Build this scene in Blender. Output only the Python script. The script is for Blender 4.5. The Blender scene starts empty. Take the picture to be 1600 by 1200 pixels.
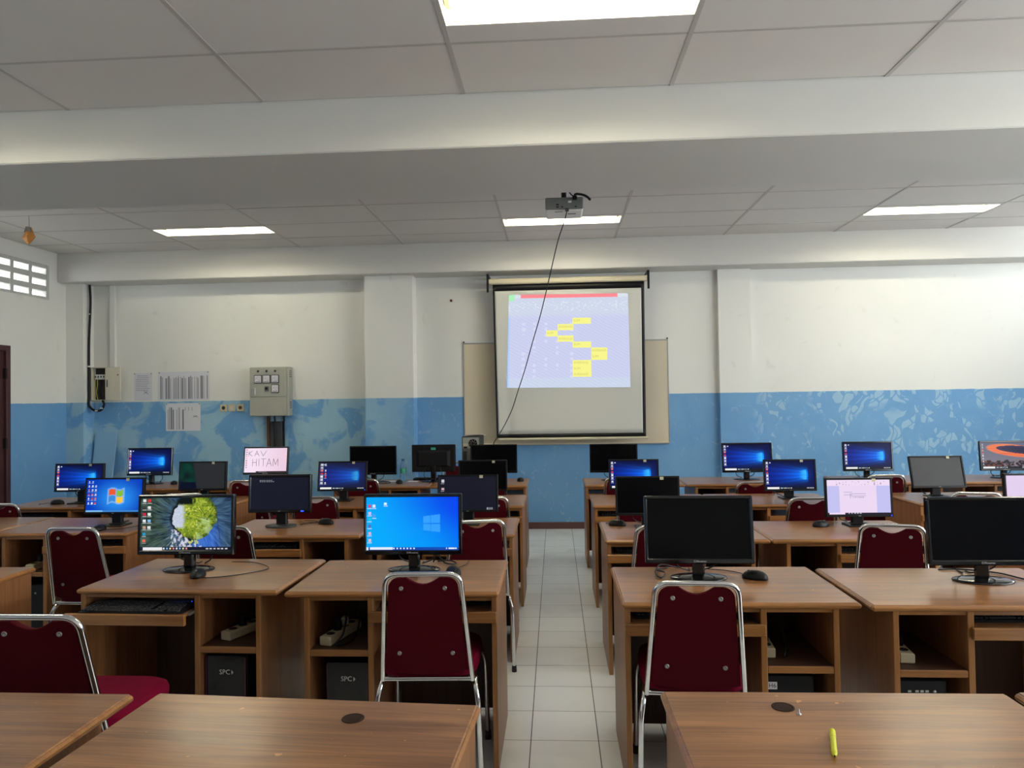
import bpy, bmesh, math, random
from mathutils import Vector, Matrix, noise

S = bpy.context.scene
COL = S.collection
PI = math.pi
random.seed(7)

# ------------------------------------------------------------------ camera
cd = bpy.data.cameras.new('camera')
cam = bpy.data.objects.new('camera', cd)
COL.objects.link(cam)
cd.sensor_fit = 'HORIZONTAL'
cd.sensor_width = 36.0
cd.lens = 36.0 * 1122.45 / 1600.0
cd.clip_start = 0.05
_f = Vector((-0.0598527, 0.99799402, 0.02063))
_r = Vector((0.99806776, 0.06017701, -0.01547476))
_u = Vector((0.01668517, -0.01966394, 0.99966741))
cam.matrix_world = Matrix(((_r.x, _u.x, -_f.x, 0.0), (_r.y, _u.y, -_f.y, 0.0),
                           (_r.z, _u.z, -_f.z, 1.52367), (0, 0, 0, 1)))
S.camera = cam

# ------------------------------------------------------------------ view, world
S.view_settings.view_transform = 'Standard'
S.view_settings.look = 'None'
S.view_settings.gamma = 1.0
S.view_settings.use_curve_mapping = False
EXPOSURE = 1.0
S.view_settings.exposure = EXPOSURE
EMK = 1.0 / (2.0 ** EXPOSURE)

w = bpy.data.worlds.new('sky')
S.world = w
w.use_nodes = True
bg = w.node_tree.nodes['Background']
bg.inputs['Color'].default_value = (0.93, 0.97, 1.0, 1)
bg.inputs['Strength'].default_value = 2.2

# ------------------------------------------------------------------ room numbers
YW = 8.43          # front wall
XL, XR = -5.82, 6.4
YB = -4.6          # wall behind the camera
ZC = 3.31          # suspended ceiling
ZP = 1.555         # top edge of the blue paint


def area_light(name, loc, rot, sx, sy, power, color):
    d = bpy.data.lights.new(name, 'AREA')
    d.shape = 'RECTANGLE'
    d.size = sx
    d.size_y = sy
    d.energy = power
    d.color = color
    o = bpy.data.objects.new(name, d)
    o.location = loc
    o.rotation_euler = rot
    COL.objects.link(o)
    return o


# daylight entering through the openings of the side walls
DAY = (0.90, 0.96, 1.0)
area_light('daylight_vents_right', (XR + 0.16, 3.4, 2.95), (0, PI / 2, 0), 0.40, 8.9, 80, DAY)
area_light('daylight_windows_right', (XR + 0.16, 1.1, 1.65), (0, PI / 2, 0), 1.3, 4.4, 70, DAY)
area_light('daylight_vents_left', (XL - 0.40, 3.0, 2.95), (0, -PI / 2, 0), 0.40, 9.4, 70, DAY)


# ------------------------------------------------------------------ materials
def s2l(c):
    return tuple(((x / 255.0) / 12.92 if x / 255.0 <= 0.04045 else ((x / 255.0 + 0.055) / 1.055) ** 2.4) for x in c)


def new_mat(name):
    m = bpy.data.materials.new(name)
    m.use_nodes = True
    nt = m.node_tree
    return m, nt, nt.nodes['Principled BSDF']


def plain(name, col, rough=0.5, metal=0.0, spec=0.5, bump=0.0, bscale=200.0, coat=0.0):
    m, nt, b = new_mat(name)
    b.inputs['Base Color'].default_value = (*col, 1)
    b.inputs['Roughness'].default_value = rough
    b.inputs['Metallic'].default_value = metal
    b.inputs['Specular IOR Level'].default_value = spec
    b.inputs['Coat Weight'].default_value = coat
    tc = nt.nodes.new('ShaderNodeTexCoord')
    n = nt.nodes.new('ShaderNodeTexNoise')
    n.inputs['Scale'].default_value = bscale
    nt.links.new(tc.outputs['Object'], n.inputs['Vector'])
    if bump > 0:
        bp = nt.nodes.new('ShaderNodeBump')
        bp.inputs['Strength'].default_value = bump
        bp.inputs['Distance'].default_value = 0.002
        nt.links.new(n.outputs['Fac'], bp.inputs['Height'])
        nt.links.new(bp.outputs['Normal'], b.inputs['Normal'])
    else:
        mr = nt.nodes.new('ShaderNodeMapRange')
        mr.inputs['To Min'].default_value = max(0.0, rough - 0.04)
        mr.inputs['To Max'].default_value = min(1.0, rough + 0.04)
        n.inputs['Scale'].default_value = 9.0
        nt.links.new(n.outputs['Fac'], mr.inputs['Value'])
        nt.links.new(mr.outputs['Result'], b.inputs['Roughness'])
    return m


def emit(name, col, strength):
    m, nt, b = new_mat(name)
    b.inputs['Base Color'].default_value = (*col, 1)
    b.inputs['Emission Color'].default_value = (*col, 1)
    b.inputs['Emission Strength'].default_value = strength
    b.inputs['Roughness'].default_value = 0.4
    return m


def N(nt, kind, **kw):
    n = nt.nodes.new(kind)
    for k, v in kw.items():
        setattr(n, k, v)
    return n


def mathn(nt, op, a, b=None, clamp=False):
    n = nt.nodes.new('ShaderNodeMath')
    n.operation = op
    n.use_clamp = clamp
    for i, x in enumerate((a, b)):
        if x is None:
            continue
        if isinstance(x, (int, float)):
            n.inputs[i].default_value = x
        else:
            nt.links.new(x, n.inputs[i])
    return n.outputs[0]


def mixc(nt, fac, a, b):
    n = nt.nodes.new('ShaderNodeMix')
    n.data_type = 'RGBA'
    for key, x in ((0, fac), (6, a), (7, b)):
        if isinstance(x, (int, float)):
            n.inputs[key].default_value = x
        elif isinstance(x, tuple):
            n.inputs[key].default_value = (*x, 1)
        else:
            nt.links.new(x, n.inputs[key])
    return n.outputs[2]


def ramp(nt, fac, lo, hi):
    n = nt.nodes.new('ShaderNodeMapRange')
    n.interpolation_type = 'SMOOTHSTEP'
    n.inputs['From Min'].default_value = lo
    n.inputs['From Max'].default_value = hi
    nt.links.new(fac, n.inputs['Value'])
    return n.outputs['Result']


def wood(name, dark, light, axis, rough, coat=0.0, fine=1.0, wear=0.0):
    """varnished timber: grain stretched along axis (0 x, 1 y, 2 z); every copy gets its own figure"""
    m, nt, b = new_mat(name)
    tc = N(nt, 'ShaderNodeTexCoord')
    oi = N(nt, 'ShaderNodeObjectInfo')
    add = N(nt, 'ShaderNodeVectorMath', operation='ADD')
    rnd = N(nt, 'ShaderNodeVectorMath', operation='SCALE')
    rnd.inputs[0].default_value = (13.7, 7.1, 9.3)
    nt.links.new(oi.outputs['Random'], rnd.inputs['Scale'])
    nt.links.new(tc.outputs['Object'], add.inputs[0])
    nt.links.new(rnd.outputs[0], add.inputs[1])
    mp = N(nt, 'ShaderNodeMapping')
    sc = [26.0, 26.0, 26.0]
    sc[axis] = 1.6
    mp.inputs['Scale'].default_value = sc
    nt.links.new(add.outputs[0], mp.inputs['Vector'])
    n1 = N(nt, 'ShaderNodeTexNoise')
    n1.inputs['Scale'].default_value = 1.0 * fine
    n1.inputs['Detail'].default_value = 6.0
    n1.inputs['Roughness'].default_value = 0.6
    n1.inputs['Distortion'].default_value = 0.6
    nt.links.new(mp.outputs[0], n1.inputs['Vector'])
    mp2 = N(nt, 'ShaderNodeMapping')
    sc2 = [190.0, 190.0, 190.0]
    sc2[axis] = 5.0
    mp2.inputs['Scale'].default_value = sc2
    nt.links.new(add.outputs[0], mp2.inputs['Vector'])
    n2 = N(nt, 'ShaderNodeTexNoise')
    n2.inputs['Scale'].default_value = 1.0
    n2.inputs['Detail'].default_value = 3.0
    nt.links.new(mp2.outputs[0], n2.inputs['Vector'])
    n3 = N(nt, 'ShaderNodeTexNoise')
    n3.inputs['Scale'].default_value = 2.3
    n3.inputs['Detail'].default_value = 2.0
    nt.links.new(add.outputs[0], n3.inputs['Vector'])
    f = mathn(nt, 'ADD', mathn(nt, 'MULTIPLY', n1.outputs['Fac'], 0.55),
              mathn(nt, 'ADD', mathn(nt, 'MULTIPLY', n2.outputs['Fac'], 0.25),
                    mathn(nt, 'MULTIPLY', n3.outputs['Fac'], 0.3)))
    fac = ramp(nt, f, 0.36, 0.74)
    col = mixc(nt, fac, dark, light)
    if wear > 0:
        v = N(nt, 'ShaderNodeTexNoise')
        v.inputs['Scale'].default_value = 34.0
        v.inputs['Detail'].default_value = 1.0
        nt.links.new(add.outputs[0], v.inputs['Vector'])
        spots = ramp(nt, v.outputs['Fac'], 0.775, 0.79)
        col = mixc(nt, mathn(nt, 'MULTIPLY', spots, wear), col, tuple(min(1, c * 2.1) for c in light))
        k = N(nt, 'ShaderNodeTexNoise')
        k.inputs['Scale'].default_value = 1.0
        mp3 = N(nt, 'ShaderNodeMapping')
        sc3 = [60.0, 60.0, 60.0]
        sc3[axis] = 9.0
        mp3.inputs['Scale'].default_value = sc3
        nt.links.new(add.outputs[0], mp3.inputs['Vector'])
        nt.links.new(mp3.outputs[0], k.inputs['Vector'])
        knots = ramp(nt, k.outputs['Fac'], 0.745, 0.78)
        col = mixc(nt, mathn(nt, 'MULTIPLY', knots, 0.7), col, tuple(c * 0.3 for c in dark))
    nt.links.new(col, b.inputs['Base Color'])
    rr = mathn(nt, 'ADD', mathn(nt, 'MULTIPLY', n1.outputs['Fac'], 0.2), rough - 0.1)
    nt.links.new(rr, b.inputs['Roughness'])
    b.inputs['Coat Weight'].default_value = coat
    b.inputs['Coat Roughness'].default_value = 0.22
    bp = N(nt, 'ShaderNodeBump')
    bp.inputs['Strength'].default_value = 0.12
    bp.inputs['Distance'].default_value = 0.001
    nt.links.new(n2.outputs['Fac'], bp.inputs['Height'])
    nt.links.new(bp.outputs['Normal'], b.inputs['Normal'])
    return m


def wall_material(name, patches):
    """white paint over a blue dado; patches: 'front' peeling patches, 'side' light streaks, 'none' all white"""
    m, nt, b = new_mat(name)
    g = N(nt, 'ShaderNodeNewGeometry')
    sp = N(nt, 'ShaderNodeSeparateXYZ')
    nt.links.new(g.outputs['Position'], sp.inputs[0])
    x, y, z = sp.outputs
    pos = g.outputs['Position']

    def nz(scale, detail=3.0, dist=0.0, rough=0.5, vec=None):
        n = N(nt, 'ShaderNodeTexNoise')
        n.inputs['Scale'].default_value = scale
        n.inputs['Detail'].default_value = detail
        n.inputs['Distortion'].default_value = dist
        n.inputs['Roughness'].default_value = rough
        nt.links.new(vec if vec is not None else pos, n.inputs['Vector'])
        return n.outputs['Fac']
    white = mixc(nt, nz(1.3, 4), s2l((228, 227, 220)), s2l((237, 236, 231)))
    grime = ramp(nt, nz(5.0, 6, 0.5), 0.62, 0.80)
    white = mixc(nt, mathn(nt, 'MULTIPLY', grime, 0.35), white, s2l((196, 194, 184)))
    if patches == 'none':
        nt.links.new(white, b.inputs['Base Color'])
        b.inputs['Roughness'].default_value = 0.6
        return m
    blue = mixc(nt, nz(2.2, 4), s2l((98, 152, 202)), s2l((116, 168, 214)))
    if patches == 'front':
        leftm = ramp(nt, x, -1.2, -2.6)
        leftm = mathn(nt, 'SUBTRACT', 1.0, ramp(nt, x, -2.6, -1.2))
        cloud = ramp(nt, nz(2.3, 5, 0.7, 0.55), 0.44, 0.52)
        cloud = mathn(nt, 'MULTIPLY', cloud, mathn(nt, 'ADD', mathn(nt, 'MULTIPLY', leftm, 0.8), 0.08))
        blue = mixc(nt, cloud, blue, s2l((156, 194, 212)))
        scuff = ramp(nt, nz(9.0, 5, 1.5), 0.60, 0.70)
        blue = mixc(nt, mathn(nt, 'MULTIPLY', scuff, 0.45), blue, s2l((164, 196, 216)))
        # flaked fragments right of the second pillar
        mp = N(nt, 'ShaderNodeMapping')
        mp.inputs['Scale'].default_value = (1.5, 1.0, 0.8)
        mp.inputs['Rotation'].default_value = (0, 0.45, 0)
        warp = N(nt, 'ShaderNodeVectorMath', operation='ADD')
        nn = N(nt, 'ShaderNodeTexNoise')
        nn.inputs['Scale'].default_value = 2.2
        nt.links.new(pos, nn.inputs['Vector'])
        ws = N(nt, 'ShaderNodeVectorMath', operation='SCALE')
        ws.inputs['Scale'].default_value = 0.6
        nt.links.new(nn.outputs['Color'], ws.inputs[0])
        nt.links.new(pos, warp.inputs[0])
        nt.links.new(ws.outputs[0], warp.inputs[1])
        nt.links.new(warp.outputs[0], mp.inputs['Vector'])
        vo = N(nt, 'ShaderNodeTexVoronoi')
        vo.feature = 'DISTANCE_TO_EDGE'
        vo.inputs['Scale'].default_value = 11.0
        nt.links.new(mp.outputs[0], vo.inputs['Vector'])
        vc = N(nt, 'ShaderNodeTexVoronoi')
        vc.inputs['Scale'].default_value = 11.0
        nt.links.new(mp.outputs[0], vc.inputs['Vector'])
        sc_ = N(nt, 'ShaderNodeSeparateColor')
        nt.links.new(vc.outputs['Color'], sc_.inputs[0])
        frag = mathn(nt, 'MULTIPLY', ramp(nt, vo.outputs['Distance'], 0.06, 0.09), mathn(nt, 'GREATER_THAN', sc_.outputs[0], 0.58))
        clump = ramp(nt, nz(1.7, 3, 0.4), 0.40, 0.50)
        rightm = ramp(nt, x, 2.15, 2.5)
        frag = mathn(nt, 'MULTIPLY', mathn(nt, 'MULTIPLY', frag, clump), mathn(nt, 'MULTIPLY', rightm, 0.7))
        blue = mixc(nt, frag, blue, s2l((164, 200, 218)))
    else:
        streak = ramp(nt, nz(4.0, 6, 1.2), 0.55, 0.75)
        blue = mixc(nt, mathn(nt, 'MULTIPLY', streak, 0.5), blue, s2l((140, 178, 210)))
    edge = mathn(nt, 'ADD', z, mathn(nt, 'MULTIPLY', mathn(nt, 'SUBTRACT', nz(6.0, 3), 0.5), 0.012))
    isw = mathn(nt, 'GREATER_THAN', edge, ZP)
    line = mathn(nt, 'MULTIPLY', isw, mathn(nt, 'LESS_THAN', edge, ZP + 0.004))
    col = mixc(nt, isw, blue, white)
    nt.links.new(col, b.inputs['Base Color'])
    b.inputs['Roughness'].default_value = 0.55
    bp = N(nt, 'ShaderNodeBump')
    bp.inputs['Strength'].default_value = 0.15
    bp.inputs['Distance'].default_value = 0.004
    nt.links.new(nz(7.0, 5), bp.inputs['Height'])
    nt.links.new(bp.outputs['Normal'], b.inputs['Normal'])
    return m


def floor_material():
    m, nt, b = new_mat('white glazed floor tiles')
    g = N(nt, 'ShaderNodeNewGeometry')
    sp = N(nt, 'ShaderNodeSeparateXYZ')
    nt.links.new(g.outputs['Position'], sp.inputs[0])
    T = 0.30

    def cell(c, off):
        return mathn(nt, 'DIVIDE', mathn(nt, 'SUBTRACT', c, off - 30.0), T)
    ux, uy = cell(sp.outputs[0], -0.13366), cell(sp.outputs[1], 3.23553)
    fx, fy = mathn(nt, 'FRACT', ux), mathn(nt, 'FRACT', uy)

    def dist(f):
        return mathn(nt, 'MULTIPLY', mathn(nt, 'SUBTRACT', 0.5, mathn(nt, 'ABSOLUTE', mathn(nt, 'SUBTRACT', f, 0.5))), T)
    gx = mathn(nt, 'LESS_THAN', dist(fx), 0.0021)
    gy = mathn(nt, 'LESS_THAN', dist(fy), 0.0019)
    grout = mathn(nt, 'MAXIMUM', gx, gy)
    cx = N(nt, 'ShaderNodeCombineXYZ')
    nt.links.new(mathn(nt, 'FLOOR', ux), cx.inputs[0])
    nt.links.new(mathn(nt, 'FLOOR', uy), cx.inputs[1])
    wn = N(nt, 'ShaderNodeTexWhiteNoise')
    nt.links.new(cx.outputs[0], wn.inputs['Vector'])
    base = mixc(nt, wn.outputs['Value'], s2l((236, 238, 235)), s2l((245, 247, 244)))
    n = N(nt, 'ShaderNodeTexNoise')
    n.inputs['Scale'].default_value = 3.0
    nt.links.new(g.outputs['Position'], n.inputs['Vector'])
    base = mixc(nt, mathn(nt, 'MULTIPLY', ramp(nt, n.outputs['Fac'], 0.55, 0.75), 0.25), base, s2l((196, 196, 186)))
    gc = mixc(nt, gx, s2l((128, 126, 118)), s2l((82, 80, 76)))
    col = mixc(nt, grout, base, gc)
    nt.links.new(col, b.inputs['Base Color'])
    rg = mathn(nt, 'ADD', mathn(nt, 'MULTIPLY', grout, 0.5), 0.22)
    nt.links.new(rg, b.inputs['Roughness'])
    bp = N(nt, 'ShaderNodeBump')
    bp.inputs['Strength'].default_value = 0.5
    bp.inputs['Distance'].default_value = 0.001
    nt.links.new(mathn(nt, 'SUBTRACT', 1.0, grout), bp.inputs['Height'])
    nt.links.new(bp.outputs['Normal'], b.inputs['Normal'])
    return m


def screen_material(name, strength=1.0, rough=0.28):
    """a lit display, or the projection painted as glow: emits the picture stored on its pixels"""
    m, nt, b = new_mat(name)
    at = N(nt, 'ShaderNodeAttribute')
    at.attribute_name = 'pixels'
    b.inputs['Base Color'].default_value = (0.004, 0.004, 0.005, 1)
    b.inputs['Specular IOR Level'].default_value = 0.12
    b.inputs['Roughness'].default_value = rough
    nt.links.new(at.outputs['Color'], b.inputs['Emission Color'])
    b.inputs['Emission Strength'].default_value = strength * EMK
    return m


M = {}
M['desktop'] = wood('varnished teak desktop', s2l((112, 70, 38)), s2l((174, 121, 74)), 0, 0.33, 0.4, wear=0.5)
M['panel'] = wood('brown veneer panel', s2l((120, 76, 44)), s2l((166, 114, 70)), 2, 0.42, 0.1)
M['edge'] = wood('honey coloured edging', s2l((132, 84, 40)), s2l((172, 118, 62)), 0, 0.35, 0.3)
M['edgev'] = wood('honey coloured upright edging', s2l((132, 84, 40)), s2l((172, 118, 62)), 2, 0.38, 0.2)
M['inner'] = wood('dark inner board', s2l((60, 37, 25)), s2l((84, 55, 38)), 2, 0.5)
M['chrome'] = plain('chrome tube', (0.78, 0.78, 0.78), 0.12, 1.0)
M['backcloth'] = plain('burgundy backrest cover', s2l((78, 0, 15)), 0.8, bump=0.25, bscale=500, spec=0.12)
M['seatcloth'] = plain('crimson seat cloth', s2l((112, 2, 38)), 0.9, bump=0.35, bscale=600, spec=0.12)
M['rubber'] = plain('black rubber', (0.012, 0.012, 0.012), 0.7)
M['rivet'] = plain('dull steel rivet', (0.42, 0.40, 0.38), 0.35, 0.9)
M['gloss'] = plain('glossy black plastic', (0.006, 0.006, 0.007), 0.12)
M['black'] = plain('black plastic', (0.006, 0.006, 0.007), 0.42, spec=0.3)
M['charcoal'] = plain('charcoal plastic', (0.03, 0.03, 0.032), 0.5)
M['keycap'] = plain('dark keycaps', (0.028, 0.028, 0.032), 0.45)
M['grey'] = plain('grey plastic', s2l((110, 112, 108)), 0.5)
M['offpanel'] = plain('unlit display glass', (0.003, 0.003, 0.004), 0.20, spec=0.10)
M['matpanel'] = plain('unlit matte display', (0.030, 0.030, 0.032), 0.55, spec=0.6)
M['label'] = plain('pale lettering', (0.62, 0.62, 0.62), 0.5)
M['sticker'] = plain('cream sticker', s2l((205, 198, 165)), 0.6)
M['green'] = plain('green sticker', s2l((60, 170, 140)), 0.5)
M['led'] = emit('blue indicator', (0.02, 0.06, 1.0), 2.2 * EMK)
M['beige'] = plain('beige plastic', s2l((205, 192, 160)), 0.5)
M['paper'] = plain('white paper', s2l((216, 216, 222)), 0.8)
M['ink'] = plain('grey ink', s2l((120, 120, 128)), 0.8)
M['inkl'] = plain('light grey ink', s2l((168, 168, 176)), 0.8)
M['floor'] = floor_material()
M['front'] = wall_material('peeling blue and white wall paint', 'front')
M['side'] = wall_material('side wall paint', 'side')
M['plain_wall'] = wall_material('plain white wall paint', 'none')
M['beam'] = plain('white painted concrete', s2l((210, 208, 202)), 0.6, bump=0.1, bscale=12)
M['ceil'] = plain('white ceiling board', s2l((214, 209, 204)), 0.75, bump=0.15, bscale=60)
M['tbar'] = plain('white ceiling grid', s2l((184, 179, 174)), 0.5)
M['maroon'] = plain('maroon skirting paint', s2l((96, 62, 58)), 0.45)
M['door'] = plain('dark maroon door paint', s2l((74, 40, 42)), 0.5)
M['steel'] = plain('grey painted steel', s2l((168, 168, 156)), 0.5)
M['white'] = plain('white plastic', s2l((220, 220, 214)), 0.45)
M['cream'] = plain('cream painted box', s2l((214, 206, 186)), 0.5)
M['board'] = plain('aged whiteboard face', s2l((214, 202, 178)), 0.4)
M['alu'] = plain('dull aluminium', (0.45, 0.45, 0.44), 0.4, 0.9)
M['fabric'] = plain('projection fabric', s2l((205, 205, 198)), 0.85)
M['case'] = plain('ivory screen casing', s2l((205, 195, 168)), 0.45)
M['blueboard'] = plain('pale blue board', s2l((136, 178, 212)), 0.5)
M['rust'] = plain('rusty conduit', s2l((96, 62, 40)), 0.8)
M['duct'] = plain('dark grey ducting', s2l((56, 58, 64)), 0.6)
M['orange'] = plain('orange card', s2l((206, 136, 58)), 0.6)
M['yellow'] = plain('lime yellow plastic', s2l((214, 216, 30)), 0.35)
M['dark'] = plain('dark hole', (0.01, 0.007, 0.005), 0.9)
M['capwood'] = plain('dark brown cap', s2l((48, 28, 14)), 0.7, spec=0.2)
M['tube'] = emit('fluorescent tube', (1.0, 0.95, 0.80), 24.0)
M['reflector'] = plain('enamel reflector with lamplight tint', (0.86, 0.85, 0.72), 0.35)  # yellow of the lamp light mixed into the enamel colour
M['concrete'] = plain('white vent block', s2l((198, 198, 192)), 0.7)
M['magenta'] = plain('dark magenta trim', s2l((90, 20, 70)), 0.4)
M['hang'] = plain('weathered grey card', s2l((130, 126, 116)), 0.7)
M['bottlecap'] = plain('blue bottle cap', s2l((40, 90, 150)), 0.4)
M['bottlelabel'] = plain('green bottle label', s2l((70, 170, 140)), 0.5)
mg, ntg, bgl = new_mat('clear bottle plastic')
bgl.inputs['Base Color'].default_value = (0.9, 0.95, 1.0, 1)
bgl.inputs['Transmission Weight'].default_value = 1.0
bgl.inputs['Roughness'].default_value = 0.08
bgl.inputs['IOR'].default_value = 1.2
M['clear'] = mg
M['screen'] = screen_material('lit display', 1.0)
M['projected'] = screen_material('projection painted as glow', 1.0, 0.8)


# ------------------------------------------------------------------ mesh builder
class G:
    """collects shapes and links them as ONE mesh object"""

    def __init__(self):
        self.v, self.f, self.fm, self.fs, self.mats = [], [], [], [], []
        self.X = None

    def mi(self, m):
        m = M[m] if isinstance(m, str) else m
        if m not in self.mats:
            self.mats.append(m)
        return self.mats.index(m)

    def add(self, vs, fs, m, smooth=False):
        k = len(self.v)
        i = self.mi(m)
        for p in vs:
            p = Vector(p)
            self.v.append(self.X @ p if self.X is not None else p)
        for q in fs:
            self.f.append([k + a for a in q])
            self.fm.append(i)
            self.fs.append(smooth)

    def box(self, a, b, m, c=0.0):
        x0, y0, z0 = a
        x1, y1, z1 = b
        c = min(c, (x1 - x0) / 2.01, (y1 - y0) / 2.01, (z1 - z0) / 2.01)
        if c <= 0:
            vs = [(x, y, z) for x in (x0, x1) for y in (y0, y1) for z in (z0, z1)]
            fs = [(0, 1, 3, 2), (4, 6, 7, 5), (0, 4, 5, 1), (2, 3, 7, 6), (0, 2, 6, 4), (1, 5, 7, 3)]
            self.add(vs, fs, m)
            return
        lo, hi = (x0, y0, z0), (x1, y1, z1)
        vs, idx = [], {}
        for sx in (0, 1):
            for sy in (0, 1):
                for sz in (0, 1):
                    s = (sx, sy, sz)
                    for ax in range(3):
                        p = []
                        for d in range(3):
                            e = hi[d] if s[d] else lo[d]
                            if d != ax:
                                e += -c if s[d] else c
                            p.append(e)
                        idx[(s, ax)] = len(vs)
                        vs.append(tuple(p))
        fs = []
        cen = Vector(((x0 + x1) / 2, (y0 + y1) / 2, (z0 + z1) / 2))

        def face(l):
            pts = [Vector(vs[i]) for i in l]
            n = (pts[1] - pts[0]).cross(pts[2] - pts[0])
            mid = sum(pts, Vector()) / len(pts)
            fs.append(tuple(l) if n.dot(mid - cen) > 0 else tuple(reversed(l)))
        for ax in range(3):
            o = [d for d in range(3) if d != ax]
            for sd in (0, 1):
                l = []
                for (i, j) in ((0, 0), (1, 0), (1, 1), (0, 1)):
                    s = [0, 0, 0]
                    s[ax] = sd
                    s[o[0]] = i
                    s[o[1]] = j
                    l.append(idx[(tuple(s), ax)])
                face(l)
            for i in (0, 1):
                for j in (0, 1):
                    s0, s1 = [0, 0, 0], [0, 0, 0]
                    s0[o[0]] = s1[o[0]] = i
                    s0[o[1]] = s1[o[1]] = j
                    s1[ax] = 1
                    s0, s1 = tuple(s0), tuple(s1)
                    face([idx[(s0, o[0])], idx[(s1, o[0])], idx[(s1, o[1])], idx[(s0, o[1])]])
        for sx in (0, 1):
            for sy in (0, 1):
                for sz in (0, 1):
                    s = (sx, sy, sz)
                    face([idx[(s, 0)], idx[(s, 1)], idx[(s, 2)]])
        self.add(vs, fs, m)

    def tube(self, pts, r, m, n=8, cap=True, r2=None):
        pts = [Vector(p) for p in pts]
        if len(pts) < 2:
            return
        t0 = (pts[1] - pts[0]).normalized()
        ref = Vector((0, 0, 1)) if abs(t0.z) < 0.9 else Vector((1, 0, 0))
        a = t0.cross(ref).normalized()
        vs, fs = [], []
        L = len(pts)
        for i, p in enumerate(pts):
            t = (pts[min(i + 1, L - 1)] - pts[max(i - 1, 0)])
            if t.length < 1e-9:
                t = t0.copy()
            t.normalize()
            a = (a - t * a.dot(t))
            if a.length < 1e-6:
                a = t.orthogonal()
            a.normalize()
            b = t.cross(a)
            rr = r if r2 is None else r + (r2 - r) * i / (L - 1)
            for k in range(n):
                an = 2 * PI * k / n
                vs.append(p + a * (rr * math.cos(an)) + b * (rr * math.sin(an)))
        for i in range(L - 1):
            for k in range(n):
                k2 = (k + 1) % n
                fs.append((i * n + k, i * n + k2, (i + 1) * n + k2, (i + 1) * n + k))
        self.add(vs, fs, m, True)
        if cap:
            self.add(vs[:n], [tuple(reversed(range(n)))], m)
            self.add(vs[-n:], [tuple(range(n))], m)

    def lathe(self, prof, m, n=24, c=(0, 0, 0), sx=1.0, sy=1.0, axis='z', smooth=True):
        vs, fs = [], []
        for (r, z) in prof:
            for k in range(n):
                a = 2 * PI * k / n
                p = (r * math.cos(a) * sx, r * math.sin(a) * sy, z)
                if axis == 'y':
                    p = (p[0], -p[2], p[1])       # +z of the profile looks towards -y
                elif axis == 'x':
                    p = (p[2], p[1], -p[0])
                vs.append((p[0] + c[0], p[1] + c[1], p[2] + c[2]))
        L = len(prof)
        for i in range(L - 1):
            for k in range(n):
                k2 = (k + 1) % n
                fs.append((i * n + k, i * n + k2, (i + 1) * n + k2, (i + 1) * n + k))
        self.add(vs, fs, m, smooth)
        self.add(vs[:n], [tuple(reversed(range(n)))], m)
        self.add(vs[-n:], [tuple(range(n))], m)

    def prism(self, poly, y0, y1, m, smooth=False):
        """polygon in the x-z plane, thick from y0 (front) to y1"""
        n = len(poly)
        vs = [(x, y0, z) for x, z in poly] + [(x, y1, z) for x, z in poly]
        fs = [tuple(range(n)), tuple(reversed(range(n, 2 * n)))]
        for i in range(n):
            j = (i + 1) % n
            fs.append((i, n + i, n + j, j))
        self.add(vs, fs, m, smooth)

    def quad(self, a, b, c, d, m):
        self.add([a, b, c, d], [(0, 1, 2, 3)], m)

    def build(self, name, parent=None, mesh_only=False):
        me = bpy.data.meshes.new(name)
        me.from_pydata([tuple(p) for p in self.v], [], self.f)
        for m in self.mats:
            me.materials.append(m)
        me.polygons.foreach_set('material_index', self.fm)
        me.polygons.foreach_set('use_smooth', self.fs)
        me.update()
        bm = bmesh.new()
        bm.from_mesh(me)
        bmesh.ops.recalc_face_normals(bm, faces=bm.faces)
        bm.to_mesh(me)
        bm.free()
        if mesh_only:
            return me
        o = bpy.data.objects.new(name, me)
        COL.objects.link(o)
        if parent is not None:
            o.parent = parent
        return o


def text_geo(g, txt, size, m, place, align='CENTER'):
    """lettering laid as thin faces; place maps (x, y) of the text plane to a point"""
    c = bpy.data.curves.new('lettering', 'FONT')
    c.body = txt
    c.size = size
    c.align_x = align
    c.align_y = 'CENTER'
    c.resolution_u = 2
    o = bpy.data.objects.new('lettering', c)
    COL.objects.link(o)
    dg = bpy.context.evaluated_depsgraph_get()
    me = bpy.data.meshes.new_from_object(o.evaluated_get(dg))
    vs = [place(v.co.x, v.co.y) for v in me.vertices]
    fs = [tuple(p.vertices) for p in me.polygons]
    g.add(vs, fs, m)
    bpy.data.objects.remove(o)
    bpy.data.curves.remove(c)
    bpy.data.meshes.remove(me)


def thing(name, label, cat, loc=(0, 0, 0), rz=0.0, group=None):
    o = bpy.data.objects.new(name, None)
    o.empty_display_size = 0.05
    COL.objects.link(o)
    o.location = loc
    o.rotation_euler = (0, 0, rz)
    return tag(o, label, cat, group)


def tag(o, label, cat, group=None):
    o['label'] = label
    o['category'] = cat
    if group:
        o['group'] = group
    return o


def struct(name, g):
    o = g.build(name)
    o['kind'] = 'structure'
    return o


def copy_tree(o, parent=None):
    c = o.copy()
    COL.objects.link(c)
    if parent is not None:
        c.parent = parent
    for ch in list(o.children):
        copy_tree(ch, c)
    return c


def curve_pts(pts, n=6):
    """Catmull-Rom through pts"""
    P = [Vector(p) for p in pts]
    P = [P[0] * 2 - P[1]] + P + [P[-1] * 2 - P[-2]]
    out = []
    for i in range(1, len(P) - 2):
        a, b, c, d = P[i - 1], P[i], P[i + 1], P[i + 2]
        for k in range(n):
            t = k / n
            out.append(0.5 * ((2 * b) + (c - a) * t + (2 * a - 5 * b + 4 * c - d) * t * t + (3 * b - a - 3 * c + d) * t ** 3))
    out.append(P[-2])
    return out


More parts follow.
